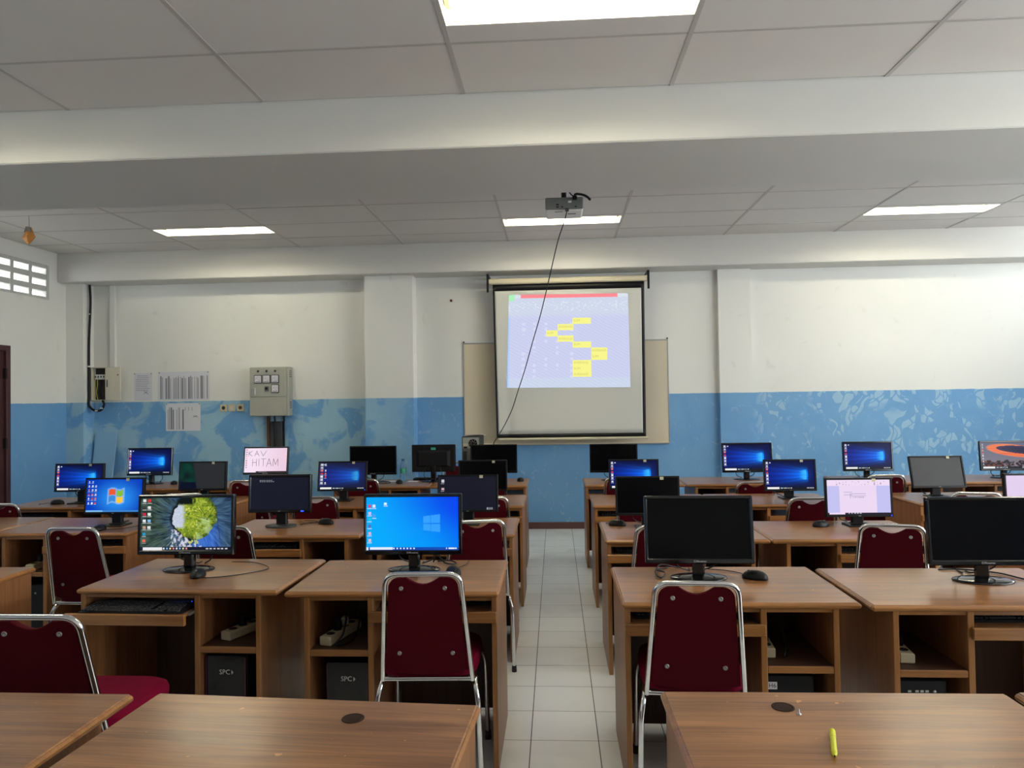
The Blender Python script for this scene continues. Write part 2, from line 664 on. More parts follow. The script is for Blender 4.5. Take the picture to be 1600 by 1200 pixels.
def fillet(pts, r, n=6):
    """polyline with rounded corners"""
    P = [Vector(p) for p in pts]
    out = [P[0]]
    for i in range(1, len(P) - 1):
        a, b, c = P[i - 1], P[i], P[i + 1]
        d1, d2 = (a - b), (c - b)
        rr = min(r, d1.length * 0.49, d2.length * 0.49)
        p, q = b + d1.normalized() * rr, b + d2.normalized() * rr
        for k in range(n + 1):
            t = k / n
            out.append(p * (1 - t) ** 2 + b * 2 * t * (1 - t) + q * t * t)
    out.append(P[-1])
    return out


# ================================================================== SETTING
g = G()
g.box((XL - 0.5, YB - 0.3, -0.1), (XR + 0.3, YW + 0.3, 0.0), 'floor')
struct('floor', g)

# front wall with its pillars
g = G()
g.box((XL - 0.3, YW, 0), (XR + 0.3, YW + 0.2, 3.6), 'front')
g.box((XL, 8.23, 0), (-5.607, YW + 0.02, 3.0), 'front')       # corner pillar
g.box((-2.195, 8.21, 0), (-1.632, YW + 0.02, 3.0), 'front')   # pillar left of the screen
g.box((1.885, 8.36, 0), (2.255, YW + 0.02, 3.0), 'front')     # pillar right of the screen
struct('wall_front', g)

# left wall: openings for the vent blocks and the door
VY0, VY1, VZ0, VZ1 = 4.90, 7.945, 2.745, 3.145
DY0, DY1, DZ = 6.42, 7.345, 2.175
g = G()
T = 0.15
g.box((XL - T, YB, 0), (XL, DY0, VZ0), 'side')
g.box((XL - T, DY0, DZ), (XL, DY1, VZ0), 'side')
g.box((XL - T, DY1, 0), (XL, YW, VZ0), 'side')
g.box((XL - T, YB, VZ1), (XL, YW, 3.6), 'side')
g.box((XL - T, YB, VZ0), (XL, -1.5, VZ1), 'side')
g.box((XL - T, 3.6, VZ0), (XL, VY0, VZ1), 'side')
g.box((XL - T, VY1, VZ0), (XL, YW, VZ1), 'side')
struct('wall_left', g)


def vent_grid(name, x, y0, y1, out):
    """a band of concrete vent blocks: three rows of slots between posts"""
    g = G()
    xa, xb = (x - 0.13, x + 0.004) if out < 0 else (x - 0.004, x + 0.13)
    p = 0.2775
    n = int(round((y1 - y0) / p))
    p = (y1 - y0 - 0.05) / n
    for i in range(n + 1):
        yy = y1 - 0.05 - i * p
        g.box((xa, max(y0, yy), VZ0), (xb, yy + 0.05, VZ1), 'concrete', 0.004)
    for z0, z1 in ((VZ0, 2.777), (2.842, 2.903), (2.972, 3.036), (3.103, VZ1)):
        g.box((xa + 0.01, y0, z0), (xb - 0.006, y1, z1), 'concrete', 0.004)
    struct(name, g)


vent_grid('window_1', XL, VY0, VY1, -1)
vent_grid('window_2', XL, -1.5, 3.6, -1)

# door in the left wall
g = G()
g.box((XL - 0.1, DY0, 0.0), (XL + 0.012, DY0 + 0.06, DZ), 'door', 0.004)
g.box((XL - 0.1, DY1 - 0.06, 0.0), (XL + 0.012, DY1, DZ), 'door', 0.004)
g.box((XL - 0.1, DY0 + 0.06, DZ - 0.06), (XL + 0.012, DY1 - 0.06, DZ), 'door', 0.004)
g.box((XL - 0.06, DY0 + 0.06, 0.01), (XL - 0.02, DY1 - 0.06, DZ - 0.06), 'door', 0.003)
for z in (0.35, 1.08, 1.82):
    g.box((XL - 0.02, DY1 - 0.075, z), (XL + 0.016, DY1 - 0.052, z + 0.11), 'dark', 0.003)
struct('door_1', g)

# right wall (outside the picture) with windows
RW = ((-1.1, 3.3, 1.0, 2.3), (-1.05, 7.85, VZ0, VZ1))
g = G()
g.box((XR, YB, 0), (XR + T, YW, 1.0), 'side')
g.box((XR, YB, 1.0), (XR + T, -1.1, 2.3), 'side')
g.box((XR, 3.3, 1.0), (XR + T, YW, 2.3), 'side')
g.box((XR, YB, 2.3), (XR + T, YW, VZ0), 'side')
g.box((XR, YB, VZ0), (XR + T, -1.05, VZ1), 'side')
g.box((XR, 7.85, VZ0), (XR + T, YW, VZ1), 'side')
g.box((XR, YB, VZ1), (XR + T, YW, 3.6), 'side')
struct('wall_right', g)
g = G()
for y in (-1.1, 0.0, 1.1, 2.2, 3.25):
    g.box((XR + 0.03, y, 1.0), (XR + 0.09, y + 0.05, 2.3), 'white', 0.004)
for z in (1.0, 1.62, 2.25):
    g.box((XR + 0.03, -1.1, z), (XR + 0.09, 3.3, z + 0.05), 'white', 0.004)
struct('window_3', g)

# wall behind the camera
g = G()
g.box((XL, YB - T, 0), (XR, YB, 3.6), 'plain_wall')
struct('wall_back', g)

# skirting
g = G()
g.box((-5.607, YW - 0.012, 0), (-2.195, YW, 0.078), 'maroon', 0.003)
g.box((-1.632, YW - 0.012, 0), (1.885, YW, 0.078), 'maroon', 0.003)
g.box((2.255, YW - 0.012, 0), (XR, YW, 0.078), 'maroon', 0.003)
g.box((-2.207, 8.198, 0), (-1.62, 8.21, 0.078), 'maroon', 0.003)
struct('baseboard_front', g)
g = G()
g.box((XL, DY1 + 0.005, 0), (XL + 0.012, 8.23, 0.078), 'maroon', 0.003)
g.box((XL, YB, 0), (XL + 0.012, DY0 - 0.005, 0.078), 'maroon', 0.003)
struct('baseboard_left', g)

# concrete beams: across the room and along the front wall
g = G()
g.box((XL, 4.14, 2.994), (XR, 5.135, 3.6), 'beam', 0.008)
struct('trim_1', g)
g = G()
g.box((XL, 8.08, 2.975), (XR, YW, 3.6), 'beam', 0.008)
struct('trim_2', g)

# suspended ceiling: boards in a grid, with openings for the light troffers
GX0, GP = 0.695, 1.2
LX = [(-0.505 + k * 3.6, 0.695 + k * 3.6) for k in (-1, 0, 1)]
LIGHT_ROWS = [(7.10, 7.375), (3.075, 3.372)]
holes = []
for (y0, y1) in LIGHT_ROWS:
    for (x0, x1) in LX:
        holes.append((x0 + 0.015, x1 - 0.015, y0, y1))


def boards(g, ya, yb, ys):
    """boards between the grid lines ys, cut around the light openings"""
    x = GX0 - 6 * GP
    lines = []
    while x < XR + GP:
        lines.append(x)
        x += GP
    ys = [ya] + sorted(y for y in ys if ya + 0.01 < y < yb - 0.01) + [yb]
    for i in range(len(lines) - 1):
        x0, x1 = max(lines[i], XL), min(lines[i + 1], XR)
        if x1 - x0 < 0.01:
            continue
        for j in range(len(ys) - 1):
            y0, y1 = ys[j], ys[j + 1]
            cut = None
            for h in holes:
                if h[0] > x0 - 0.02 and h[1] < x1 + 0.02 and h[2] > y0 - 0.02 and h[3] < y1 + 0.02:
                    cut = h
            dz = random.uniform(0.0, 0.003)
            a = (x0 + 0.008, y0 + 0.008, x1 - 0.008, y1 - 0.008)
            if cut is None:
                g.box((a[0], a[1], ZC + dz), (a[2], a[3], ZC + 0.015), 'ceil')
            else:
                g.box((a[0], a[1], ZC), (a[2], cut[2], ZC + 0.015), 'ceil')
                g.box((a[0], cut[3], ZC), (a[2], a[3], ZC + 0.015), 'ceil')
                g.box((a[0], cut[2], ZC), (cut[0], cut[3], ZC + 0.015), 'ceil')
                g.box((cut[1], cut[2], ZC), (a[2], cut[3], ZC + 0.015), 'ceil')
    for xx in lines:
        if XL < xx < XR:
            g.box((xx - 0.012, ya, ZC - 0.002), (xx + 0.012, yb, ZC + 0.018), 'tbar')
    for yy in ys[1:-1]:
        g.box((XL, yy - 0.010, ZC - 0.001), (XR, yy + 0.010, ZC + 0.018), 'tbar')


g = G()
boards(g, 5.135, 8.08, [5.22, 5.82, 6.42, 7.025, 7.63])
boards(g, YB, 4.14, [3.545 - 0.6 * k for k in range(14)])
g.box((XL - 0.1, YB - 0.1, 3.45), (XR + 0.1, YW + 0.1, 3.55), 'ceil')
struct('ceiling', g)


# ------------------------------------------------------------------ ceiling lights
def make_troffer(depth_y):
    r = thing('ceiling_light', 'x', 'ceiling light')
    L, W2, H = 0.585, depth_y / 2, 0.085
    g = G()
    t = 0.004
    g.box((-L, -W2, H), (L, W2, H + t), 'reflector')
    g.box((-L, -W2, 0.0), (L, -W2 + t, H), 'reflector')
    g.box((-L, W2 - t, 0.0), (L, W2, H), 'reflector')
    g.box((-L, -W2 + t, 0.0), (-L + t, W2 - t, H), 'reflector')
    g.box((L - t, -W2 + t, 0.0), (L, W2 - t, H), 'reflector')
    g.build('reflector', r)
    g = G()
    for sx in (-1, 1):
        g.box((sx * (L - 0.02) - 0.012, -0.09, 0.03), (sx * (L - 0.02) + 0.012, 0.09, 0.08), 'beige', 0.003)
    g.build('lamp_holder', r)
    for yy in (-0.07, 0.07):
        g = G()
        g.tube([(-L + 0.034, yy, 0.052), (L - 0.034, yy, 0.052)], 0.013, 'tube', 10)
        g.build('fluorescent_tube', r)
    return r


t_far = make_troffer(7.375 - 7.10 - 0.002)
t_near = make_troffer(0.295)
lab = {(0, 0): 'lit ceiling light at the far left, above the grey electrical cabinet',
       (0, 1): 'lit ceiling light behind the projector, above the projection screen',
       (0, 2): 'lit ceiling light at the far right of the room',
       (1, 1): 'large lit ceiling light nearest the camera, cut by the top of the picture'}
first = {0: True, 1: True}
for ri, (y0, y1) in enumerate(LIGHT_ROWS):
    for ci, (x0, x1) in enumerate(LX):
        src = t_far if ri == 0 else t_near
        kk = 0 if ri == 0 else 1
        o = src if first[kk] else copy_tree(src)
        first[kk] = False
        o.location = ((x0 + x1) / 2, (y0 + y1) / 2, ZC + 0.0155)
        o['label'] = lab.get((ri, ci), 'ceiling light out of view, %s and %s the camera' % (
            ('left', 'in the middle', 'right')[ci], 'level with' if ri == 1 else 'behind'))
        o['group'] = 'fluorescent ceiling lights'


# ================================================================== DESKS
DW, DD, DH = 0.88, 0.585, 0.74


def make_desk(kb):
    """kb 'L': keyboard bay on the left, tower bay on the right; 'R' mirrored. Origin: front left corner of the top, on the floor"""
    def mx(a, b):
        return (a, b) if kb == 'L' else (DW - b, DW - a)
    r = thing('computer_desk', 'x', 'desk', group='wooden computer desks')
    g = G()
    g.box((0, 0, DH - 0.024), (DW, DD, DH), 'desktop', 0.006)
    g.mats = [M['desktop']]
    # moulded rim
    g.box((-0.004, -0.006, DH - 0.021), (DW + 0.004, 0.012, DH - 0.003), 'edge', 0.006)
    for xx in (-0.006, DW - 0.010):
        g.box((xx, 0.004, DH - 0.021), (xx + 0.016, DD, DH - 0.003), 'edge', 0.006)
    g.build('desktop', r)
    ztop = DH - 0.0245
    for (a, b) in ((0.006, 0.026), (0.785, 0.805)):
        x0, x1 = mx(a, b)
        g = G()
        g.box((x0, 0.018, 0.0), (x1, 0.565, ztop), 'panel')
        g.box((x0 - 0.0008, 0.012, 0.0), (x1 + 0.0008, 0.018, ztop), 'edgev', 0.002)
        g.build('side_panel', r)
    x0, x1 = mx(0.516, 0.538)
    g = G()
    g.box((x0, 0.018, 0.0), (x1, 0.535, ztop), 'panel')
    g.box((x0 - 0.0008, 0.012, 0.0), (x1 + 0.0008, 0.018, ztop), 'edgev', 0.002)
    g.build('divider_panel', r)
    x0, x1 = mx(0.0265, 0.7845)
    g = G()
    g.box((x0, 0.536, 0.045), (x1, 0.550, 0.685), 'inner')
    g.build('back_panel', r)
    for a, b in ((0.0265, 0.5155), (0.5385, 0.7845)):
        x0, x1 = mx(a, b)
        g = G()
        g.box((x0, 0.020, ztop - 0.016), (x1, 0.036, ztop), 'edge')
        g.build('apron', r)
    x0, x1 = mx(0.5388, 0.7842)
    g = G()
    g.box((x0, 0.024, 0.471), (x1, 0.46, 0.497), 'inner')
    g.box((x0, 0.014, 0.4705), (x1, 0.024, 0.4975), 'edge', 0.003)
    g.build('shelf', r)
    x0, x1 = mx(0.004, 0.530)
    a0, a1 = mx(0.040, 0.502)
    g = G()
    g.box((x0, -0.010, 0.615), (x1, 0.008, 0.660), 'edge', 0.003)
    g.box((a0, 0.008, 0.636), (a1, 0.36, 0.650), 'panel')
    for q in (mx(0.0268, 0.040), mx(0.502, 0.5152)):
        g.box((q[0], 0.06, 0.638), (q[1], 0.36, 0.649), 'alu')
    g.build('keyboard_tray', r)
    return r


DESK = {'L': make_desk('L'), 'R': make_desk('R')}
used = {'L': False, 'R': False}
desks = {}


def place_desk(key, kb, x0, y0, rz, label, pull=0.0):
    o = copy_tree(DESK[kb]) if used[kb] else DESK[kb]
    used[kb] = True
    o.location = (x0, y0, 0)
    o.rotation_euler = (0, 0, rz)
    o['label'] = label
    desks[key] = (o, kb)
    if pull:
        for ch in o.children:
            if ch.name.startswith('keyboard_tray'):
                ch.location.y -= pull
    return o


def dpt(key, lx, ly, z):
    """desk-local point to world; lx measured from the keyboard side for 'L' and mirrored for 'R'"""
    o, kb = desks[key]
    if kb == 'R':
        lx = DW - lx
    c, s = math.cos(o.rotation_euler.z), math.sin(o.rotation_euler.z)
    return Vector((o.location.x + lx * c - ly * s, o.location.y + lx * s + ly * c, z))


D = place_desk
# nearest row
D('1a', 'L', -2.045, 1.325, -0.01, 'wooden desk at the bottom left corner of the picture, with a bare top')
D('1b', 'R', -1.125, 1.325, -0.063, 'bare wooden desk in the nearest row left of the aisle, with a dark cable hole')
D('1c', 'L', 0.275, 1.365, 0.006, 'bare wooden desk in the nearest row right of the aisle, carrying the yellow pen')
D('1d', 'R', 1.185, 1.38, 0.0, 'wooden desk at the bottom right edge of the picture, only its corner showing')
# second row
D('2z', 'R', -3.425, 2.79, 0.0, 'wooden desk at the left edge of the picture, showing its plain right end panel')
D('2a', 'L', -2.055, 2.975, -0.03, 'wooden desk under the monitor with the green island picture, keyboard tray pulled out')
D('2b', 'R', -1.128, 2.925, 0.0, 'wooden desk under the large bright blue monitor, left of the aisle')
D('2c', 'L', 0.246, 2.775, 0.0, 'wooden desk under the large black monitor nearest the aisle on the right')
D('2d', 'R', 1.160, 2.745, 0.0, 'wooden desk under the large black monitor cut by the right edge')
# third row
D('3z', 'L', -4.415, 4.30, 0.0, 'wooden desk at far left in the third row, cut by the left edge')
D('3y', 'R', -3.515, 4.26, 0.0, 'wooden desk in the third row under the blue screen with the four-colour flag')
D('3a', 'L', -2.035, 4.155, 0.0, 'wooden desk under the black monitor showing two lines of boot text')
D('3b', 'R', -1.135, 4.165, 0.0, 'wooden desk in the third row left of the aisle, behind the bright blue monitor')
D('3c', 'L', 0.266, 3.985, 0.0, 'wooden desk in the third row right of the aisle, behind the nearest large black monitor')
D('3d', 'R', 1.165, 3.985, 0.0, 'wooden desk in the third row under the monitor showing a white document')
D('3e', 'L', 2.545, 3.985, 0.0, 'wooden desk in the third row at the right edge, hidden behind the large black monitor')
# fourth row
D('4z', 'L', -4.300, 5.35, 0.0, 'wooden desk in the fourth row by the left wall, under the dark blue screen')
D('4y', 'R', -3.405, 5.36, 0.0, 'wooden desk in the fourth row under the greenish dark screen, right end panel showing')
D('4a', 'L', -2.035, 5.275, 0.0, 'wooden desk in the fourth row under the wide-framed dark screen with a blue beam')
D('4b', 'R', -1.130, 5.275, 0.0, 'wooden desk in the fourth row just left of the aisle')
D('4c', 'L', 0.266, 5.25, 0.0, 'wooden desk in the fourth row just right of the aisle')
D('4d', 'R', 1.160, 5.25, 0.0, 'wooden desk in the fourth row right of the aisle, second from the aisle')
D('4e', 'L', 2.560, 5.25, 0.0, 'wooden desk in the fourth row under the tilted grey unlit screen, left end panel showing')
D('4f', 'R', 3.458, 5.25, 0.0, 'wooden desk in the fourth row at the right edge, behind the pink screen')
# fifth row
D('5z', 'L', -4.300, 6.49, 0.0, 'wooden desk in the back row at far left, near the leaning blue board')
D('5y', 'R', -3.405, 6.50, 0.0, 'wooden desk in the back row under the white screen with handwriting')
D('5a', 'L', -2.053, 6.495, 0.0, 'wooden desk in the back row with the water bottle on it')
D('5b', 'R', -1.155, 6.495, 0.0, 'wooden desk in the back row left of the aisle, carrying the upright computer tower')
D('5c', 'L', 0.256, 6.475, 0.0, 'wooden desk in the back row just right of the aisle')
D('5d', 'R', 1.155, 6.475, 0.0, 'wooden desk in the back row beneath the second wall pillar')
D('5e', 'L', 2.550, 6.475, 0.0, 'wooden desk in the back row third from the aisle on the right side')
D('5f', 'R', 3.448, 6.475, 0.0, 'wooden desk in the back row under the sunset mountain screen')
# the tray that stands pulled out under the island picture
for ch in desks['2a'][0].children:
    if ch.name.startswith('keyboard_tray'):
        ch.location = (0, -0.085, 0)

# cable holes with their dark plugs in the two nearest desks
for (x, y, lb) in ((-0.512, 1.764, 'dark round cable hole cap in the nearest left desk'),
                   (0.557, 1.855, 'dark round cable hole cap in the nearest right desk, beside a small screw')):
    g = G()
    g.lathe([(0.034, 0.0), (0.034, 0.0012), (0.027, 0.0016), (0.027, 0.0006), (0.002, 0.0004)], 'capwood', 24, sx=0.82, sy=0.82)
    g.lathe([(0.021, 0.0017), (0.001, 0.0019)], 'capwood', 20)
    o = g.build('cable_grommet')
    o.location = (x, y, DH)
    tag(o, lb, 'cable grommet', 'cable hole caps')
g = G()
g.lathe([(0.006, 0.0), (0.006, 0.002), (0.002, 0.003), (0.002, 0.012), (0.0005, 0.013)], 'alu', 10)
o = g.build('screw')
o.location = (0.583, 1.815, DH)
tag(o, 'tiny bright screw standing beside the cable hole of the right desk', 'screw')

# ================================================================== CHAIRS
def make_chair():
    r = thing('stacking_chair', 'x', 'chair', group='burgundy stacking chairs')

    def by(z):                       # lean of the backrest
        return -0.20 - 0.10 * (z - 0.43) / 0.433
    hw = lambda z: 0.176 - 0.033 * (z - 0.43) / 0.433
    # chrome frame of the back
    g = G()
    zt = 0.863
    pts = [(-hw(0.43), by(0.43), 0.43), (-hw(zt), by(zt), zt), (hw(zt), by(zt), zt), (hw(0.43), by(0.43), 0.43)]
    path = fillet(pts, 0.05, 8)
    g.tube(path, 0.0095, 'chrome', 12)
    g.build('back_frame', r)
    g = G()
    g.tube([(-0.176, -0.2, 0.436), (0.176, -0.2, 0.436)], 0.009, 'chrome', 8)
    g.build('crossbar', r)
    # backrest with the hand notch
    out = []
    za, zb = 0.462, 0.849
    n = 9
    for i in range(n):               # bottom edge, bulging down
        t = i / (n - 1)
        x = (-1 + 2 * t) * (hw(za) - 0.014)
        out.append((x, za - 0.022 * (1 - (2 * t - 1) ** 2) ** 0.8 + 0.012))
    rr = 0.042
    wx = hw(zb) - 0.011
    for k in range(7):               # top right corner
        a = PI / 2 * k / 6
        out.append((wx - rr + rr * math.cos(a), zb - rr + rr * math.sin(a)))
    for k in range(9):               # notch
        t = k / 8
        out.append((0.062 - 0.124 * t, zb - 0.026 * math.sin(PI * t)))
    for k in range(7):
        a = PI / 2 + PI / 2 * k / 6
        out.append((-wx + rr + rr * math.cos(a), zb - rr + rr * math.sin(a)))
    vs, fs = [], []
    m = len(out)
    cx, cz = 0.0, 0.66
    layers = [(0.0, 0.985), (0.004, 1.0), (0.014, 1.0), (0.028, 0.97), (0.034, 0.90)]
    for (d, s) in layers:
        for (x, z) in out:
            z2 = cz + (z - cz) * s
            x2 = cx + (x - cx) * s
            vs.append((x2, by(z2) - 0.004 + d, z2))
    for l in range(len(layers) - 1):
        for i in range(m):
            j = (i + 1) % m
            fs.append((l * m + i, l * m + j, (l + 1) * m + j, (l + 1) * m + i))
    fs.append(tuple(reversed(range(m))))
    fs.append(tuple(range((len(layers) - 1) * m, len(layers) * m)))
    g = G()
    g.add(vs, fs, 'backcloth')
    back = g.build('backrest', r)
    for sx in (-1, 1):
        for z, k in ((0.808, 0.083), (0.545, 0.103)):
            g = G()
            g.lathe([(0.0085, 0.0), (0.0085, 0.003), (0.005, 0.0045), (0.0035, 0.0025), (0.0005, 0.002)], 'rivet', 12,
                    c=(sx * k, by(z) - 0.0035, z), axis='y')
            g.build('rivet', back)
    # seat
    g = G()
    prof = [(0.90, 0.0), (0.97, 0.006), (1.0, 0.022), (1.0, 0.040), (0.975, 0.056), (0.90, 0.066), (0.70, 0.071), (0.35, 0.072)]
    nseg = 40
    vs, fs = [], []
    for (s, z) in prof:
        for k in range(nseg):
            a = 2 * PI * k / nseg
            ca, sa = math.cos(a), math.sin(a)
            e = 0.42
            x = 0.195 * s * math.copysign(abs(ca) ** e, ca)
            y = 0.195 * s * math.copysign(abs(sa) ** e, sa)
            vs.append((x, y + 0.004, 0.432 + z))
    for l in range(len(prof) - 1):
        for k in range(nseg):
            k2 = (k + 1) % nseg
            fs.append((l * nseg + k, l * nseg + k2, (l + 1) * nseg + k2, (l + 1) * nseg + k))
    fs.append(tuple(reversed(range(nseg))))
    fs.append(tuple(range((len(prof) - 1) * nseg, len(prof) * nseg)))
    g.add(vs, fs, 'seatcloth', True)
    g.build('seat', r)
    # legs, each with its rubber foot
    for sx in (-1, 1):
        for fr in (-1, 1):
            if fr < 0:
                pts = [(sx * 0.178, 0.02, 0.424), (sx * 0.181, -0.175, 0.424), (sx * 0.197, -0.212, 0.36), (sx * 0.205, -0.192, 0.012)]
            else:
                pts = [(sx * 0.178, 0.02, 0.424), (sx * 0.181, 0.190, 0.424), (sx * 0.198, 0.228, 0.36), (sx * 0.205, 0.240, 0.012)]
            g = G()
            g.tube(fillet(pts, 0.05, 5), 0.0105, 'chrome', 8)
            leg = g.build('leg', r)
            g = G()
            e = pts[-1]
            g.lathe([(0.0135, 0.0), (0.0145, 0.004), (0.0125, 0.035)], 'rubber', 10, c=(e[0], e[1], 0.0))
            g.build('rubber_foot', leg)
    return r


CH = make_chair()
chair_used = [False]


def place_chair(x, ytop, deg, label, sz=1.0, sx=1.0):
    o = copy_tree(CH) if chair_used[0] else CH
    chair_used[0] = True
    a = math.radians(deg)
    o.location = (x - math.sin(a) * 0.30, ytop + math.cos(a) * 0.30, 0)
    o.rotation_euler = (0, 0, a)
    o.scale = (sx, 1, sz)
    o['label'] = label
    return o


C = place_chair
C(-1.655, 2.17, 0, 'large burgundy chair with chrome frame in the left foreground, cut by the left edge', 1.0, 1.09)
C(-0.512, 2.70, 2, 'burgundy chair pushed in below the large bright blue monitor, left of the aisle', 1.005)
C(0.486, 2.58, -4, 'burgundy chair in front of the large black monitor, right of the aisle')
C(-2.610, 3.73, -2, 'burgundy chair standing left of the island picture monitor, before the flag screen desk')
C(-0.432, 3.89, 12, 'burgundy chair partly hidden by the bright blue monitor, one leg standing in the aisle')
C(0.545, 3.70, 0, 'burgundy chair mostly hidden behind the nearest large black monitor')
C(1.662, 3.695, -15, 'burgundy chair in front of the white document monitor, between the two large black monitors')
C(-1.780, 3.74, 0, 'burgundy chair whose edge peeks out right of the island picture monitor')
C(-4.020, 4.96, 0, 'burgundy chair cut by the left edge, below the maroon door', 0.95)
C(-2.724, 5.105, 10, 'burgundy chair showing only its chrome top above the island picture monitor')
C(-1.666, 4.876, 8, 'burgundy chair behind the black boot text monitor')
C(-0.473, 4.80, 8, 'burgundy chair in the fourth row by the aisle, beside a dark screen with two icons')
C(1.617, 4.669, 0, 'burgundy chair left of the white document monitor, below a blue beam screen')
C(0.560, 4.85, 0, 'burgundy chair seen as a red strip below the dark screen right of the aisle')
C(2.722, 4.853, -10, 'burgundy chair with its chrome top above the large black monitor at the right edge')
C(-2.615, 5.94, 2, 'burgundy chair in front of the white handwriting screen')
C(-1.642, 5.95, 4, 'burgundy chair in the back row below the unlit black monitor left of the bottle')
C(-0.575, 5.95, 3, 'burgundy chair in the back row left of the aisle, mostly behind dark screens')
C(0.545, 5.93, 0, 'burgundy chair in the back row right of the aisle, left edge showing')
C(1.600, 5.90, 0, 'burgundy chair before the back row screen beneath the second pillar', 0.95)
C(2.635, 5.93, 0, 'burgundy chair right of the white document monitor, in front of the back row')
C(3.745, 5.90, 0, 'burgundy chair below the sunset mountain screen at the right edge')
C(-1.080, 7.90, 180, 'burgundy chair against the front wall behind the turned-away monitor', 0.96)


# ================================================================== PICTURES ON THE DISPLAYS
def lerp(a, b, t):
    t = max(0.0, min(1.0, t))
    return tuple(a[i] + (b[i] - a[i]) * t for i in range(3))


def sm(a, b, x):
    t = max(0.0, min(1.0, (x - a) / (b - a)))
    return t * t * (3 - 2 * t)


def rgb(r, gg, b):
    return s2l((r, gg, b))


ICON = [rgb(210, 215, 225), rgb(215, 60, 50), rgb(230, 230, 235), rgb(200, 205, 220), rgb(240, 240, 240), rgb(170, 190, 220), rgb(220, 120, 110), rgb(225, 225, 240)]


def icons(u, v, c, cols, n, u0=0.035, du=0.075, v0=0.93, dv=0.115, rs=(0.017, 0.03), skip=()):
    for k in range(cols):
        for i in range(n):
            if (k, i) in skip:
                continue
            cu, cv = u0 + k * du, v0 - i * dv
            if abs(u - cu) < rs[0] and abs(v - cv) < rs[1]:
                return ICON[(i * 3 + k * 5) % 8]
            if abs(u - cu) < rs[0] * 1.5 and abs(v - cv + rs[1] * 1.7) < 0.008:
                return lerp(c, (0.7, 0.7, 0.75), 0.6)
    return c


def taskbar(u, v, c, base=(0.006, 0.008, 0.02), h=0.07, search=0.27):
    if v < h:
        c = base
        if 0.03 < u < search and 0.007 < v < h - 0.007:
            c = (0.85, 0.85, 0.86)
        for k in range(7):
            if abs(u - (search + 0.04 + k * 0.035)) < 0.009 and abs(v - h / 2) < 0.016:
                c = ((0.75, 0.8, 0.9), (0.4, 0.6, 0.9), (0.8, 0.75, 0.5))[k % 3]
        for k in range(6):
            if abs(u - (0.84 + k * 0.024)) < 0.007 and abs(v - h / 2) < 0.012:
                c = (0.6, 0.62, 0.68)
    return c


def p_hero(u, v):
    """dark blue desktop with a lit window throwing a beam to the left"""
    cu, cv = 0.83, 0.5
    base = lerp(rgb(5, 8, 34), rgb(8, 18, 84), sm(0.1, 1.0, u) * (1 - abs(v - 0.5)))
    d = cu - u
    if d > -0.03:
        dd = max(d, 0)
        spread = 0.20 + 0.34 * dd
        e = abs(v - cv) / spread
        st = 0.80 + 0.20 * math.sin((v - cv) / spread * 15.0) + 0.10 * math.sin((v - cv) / spread * 37.0)
        a = math.exp(-(e ** 2.4) * 1.5) * math.exp(-dd * 2.0) * st
        base = tuple(base[i] + a * (0.0, 0.30 * math.exp(-dd * 1.9), 1.30)[i] for i in range(3))
    top = cv + 0.17 + 0.10 * (u - cu) * 2
    bot = cv - 0.17 - 0.10 * (u - cu) * 2
    if 0.70 < u < cu and bot < v < top:
        t = sm(0.66, cu, u)
        cross = abs(v - cv) < 0.008 or abs(u - 0.765) < 0.004
        base = lerp(base, rgb(60, 190, 255), t * (0.35 if cross else 0.9))
    else:
        gl = math.exp(-(((u - 0.8) / 0.10) ** 2 + ((v - cv) / 0.22) ** 2))
        base = tuple(base[i] + gl * (0.0, 0.05, 0.25)[i] for i in range(3))
    c = icons(u, v, base, 1, 7, u0=0.04)
    if abs(u - 0.10) < 0.014 and abs(v - 0.93) < 0.025:
        c = ICON[0]
    return taskbar(u, v, c)


def p_hero2(u, v):
    c = p_hero(u, v)
    if v > 0.07:
        c = lerp(c, rgb(40, 42, 62), 0.35)
        c = icons(u, v, c, 2, 7, u0=0.06, du=0.07, skip=((1, 1), (1, 5)))
    return c


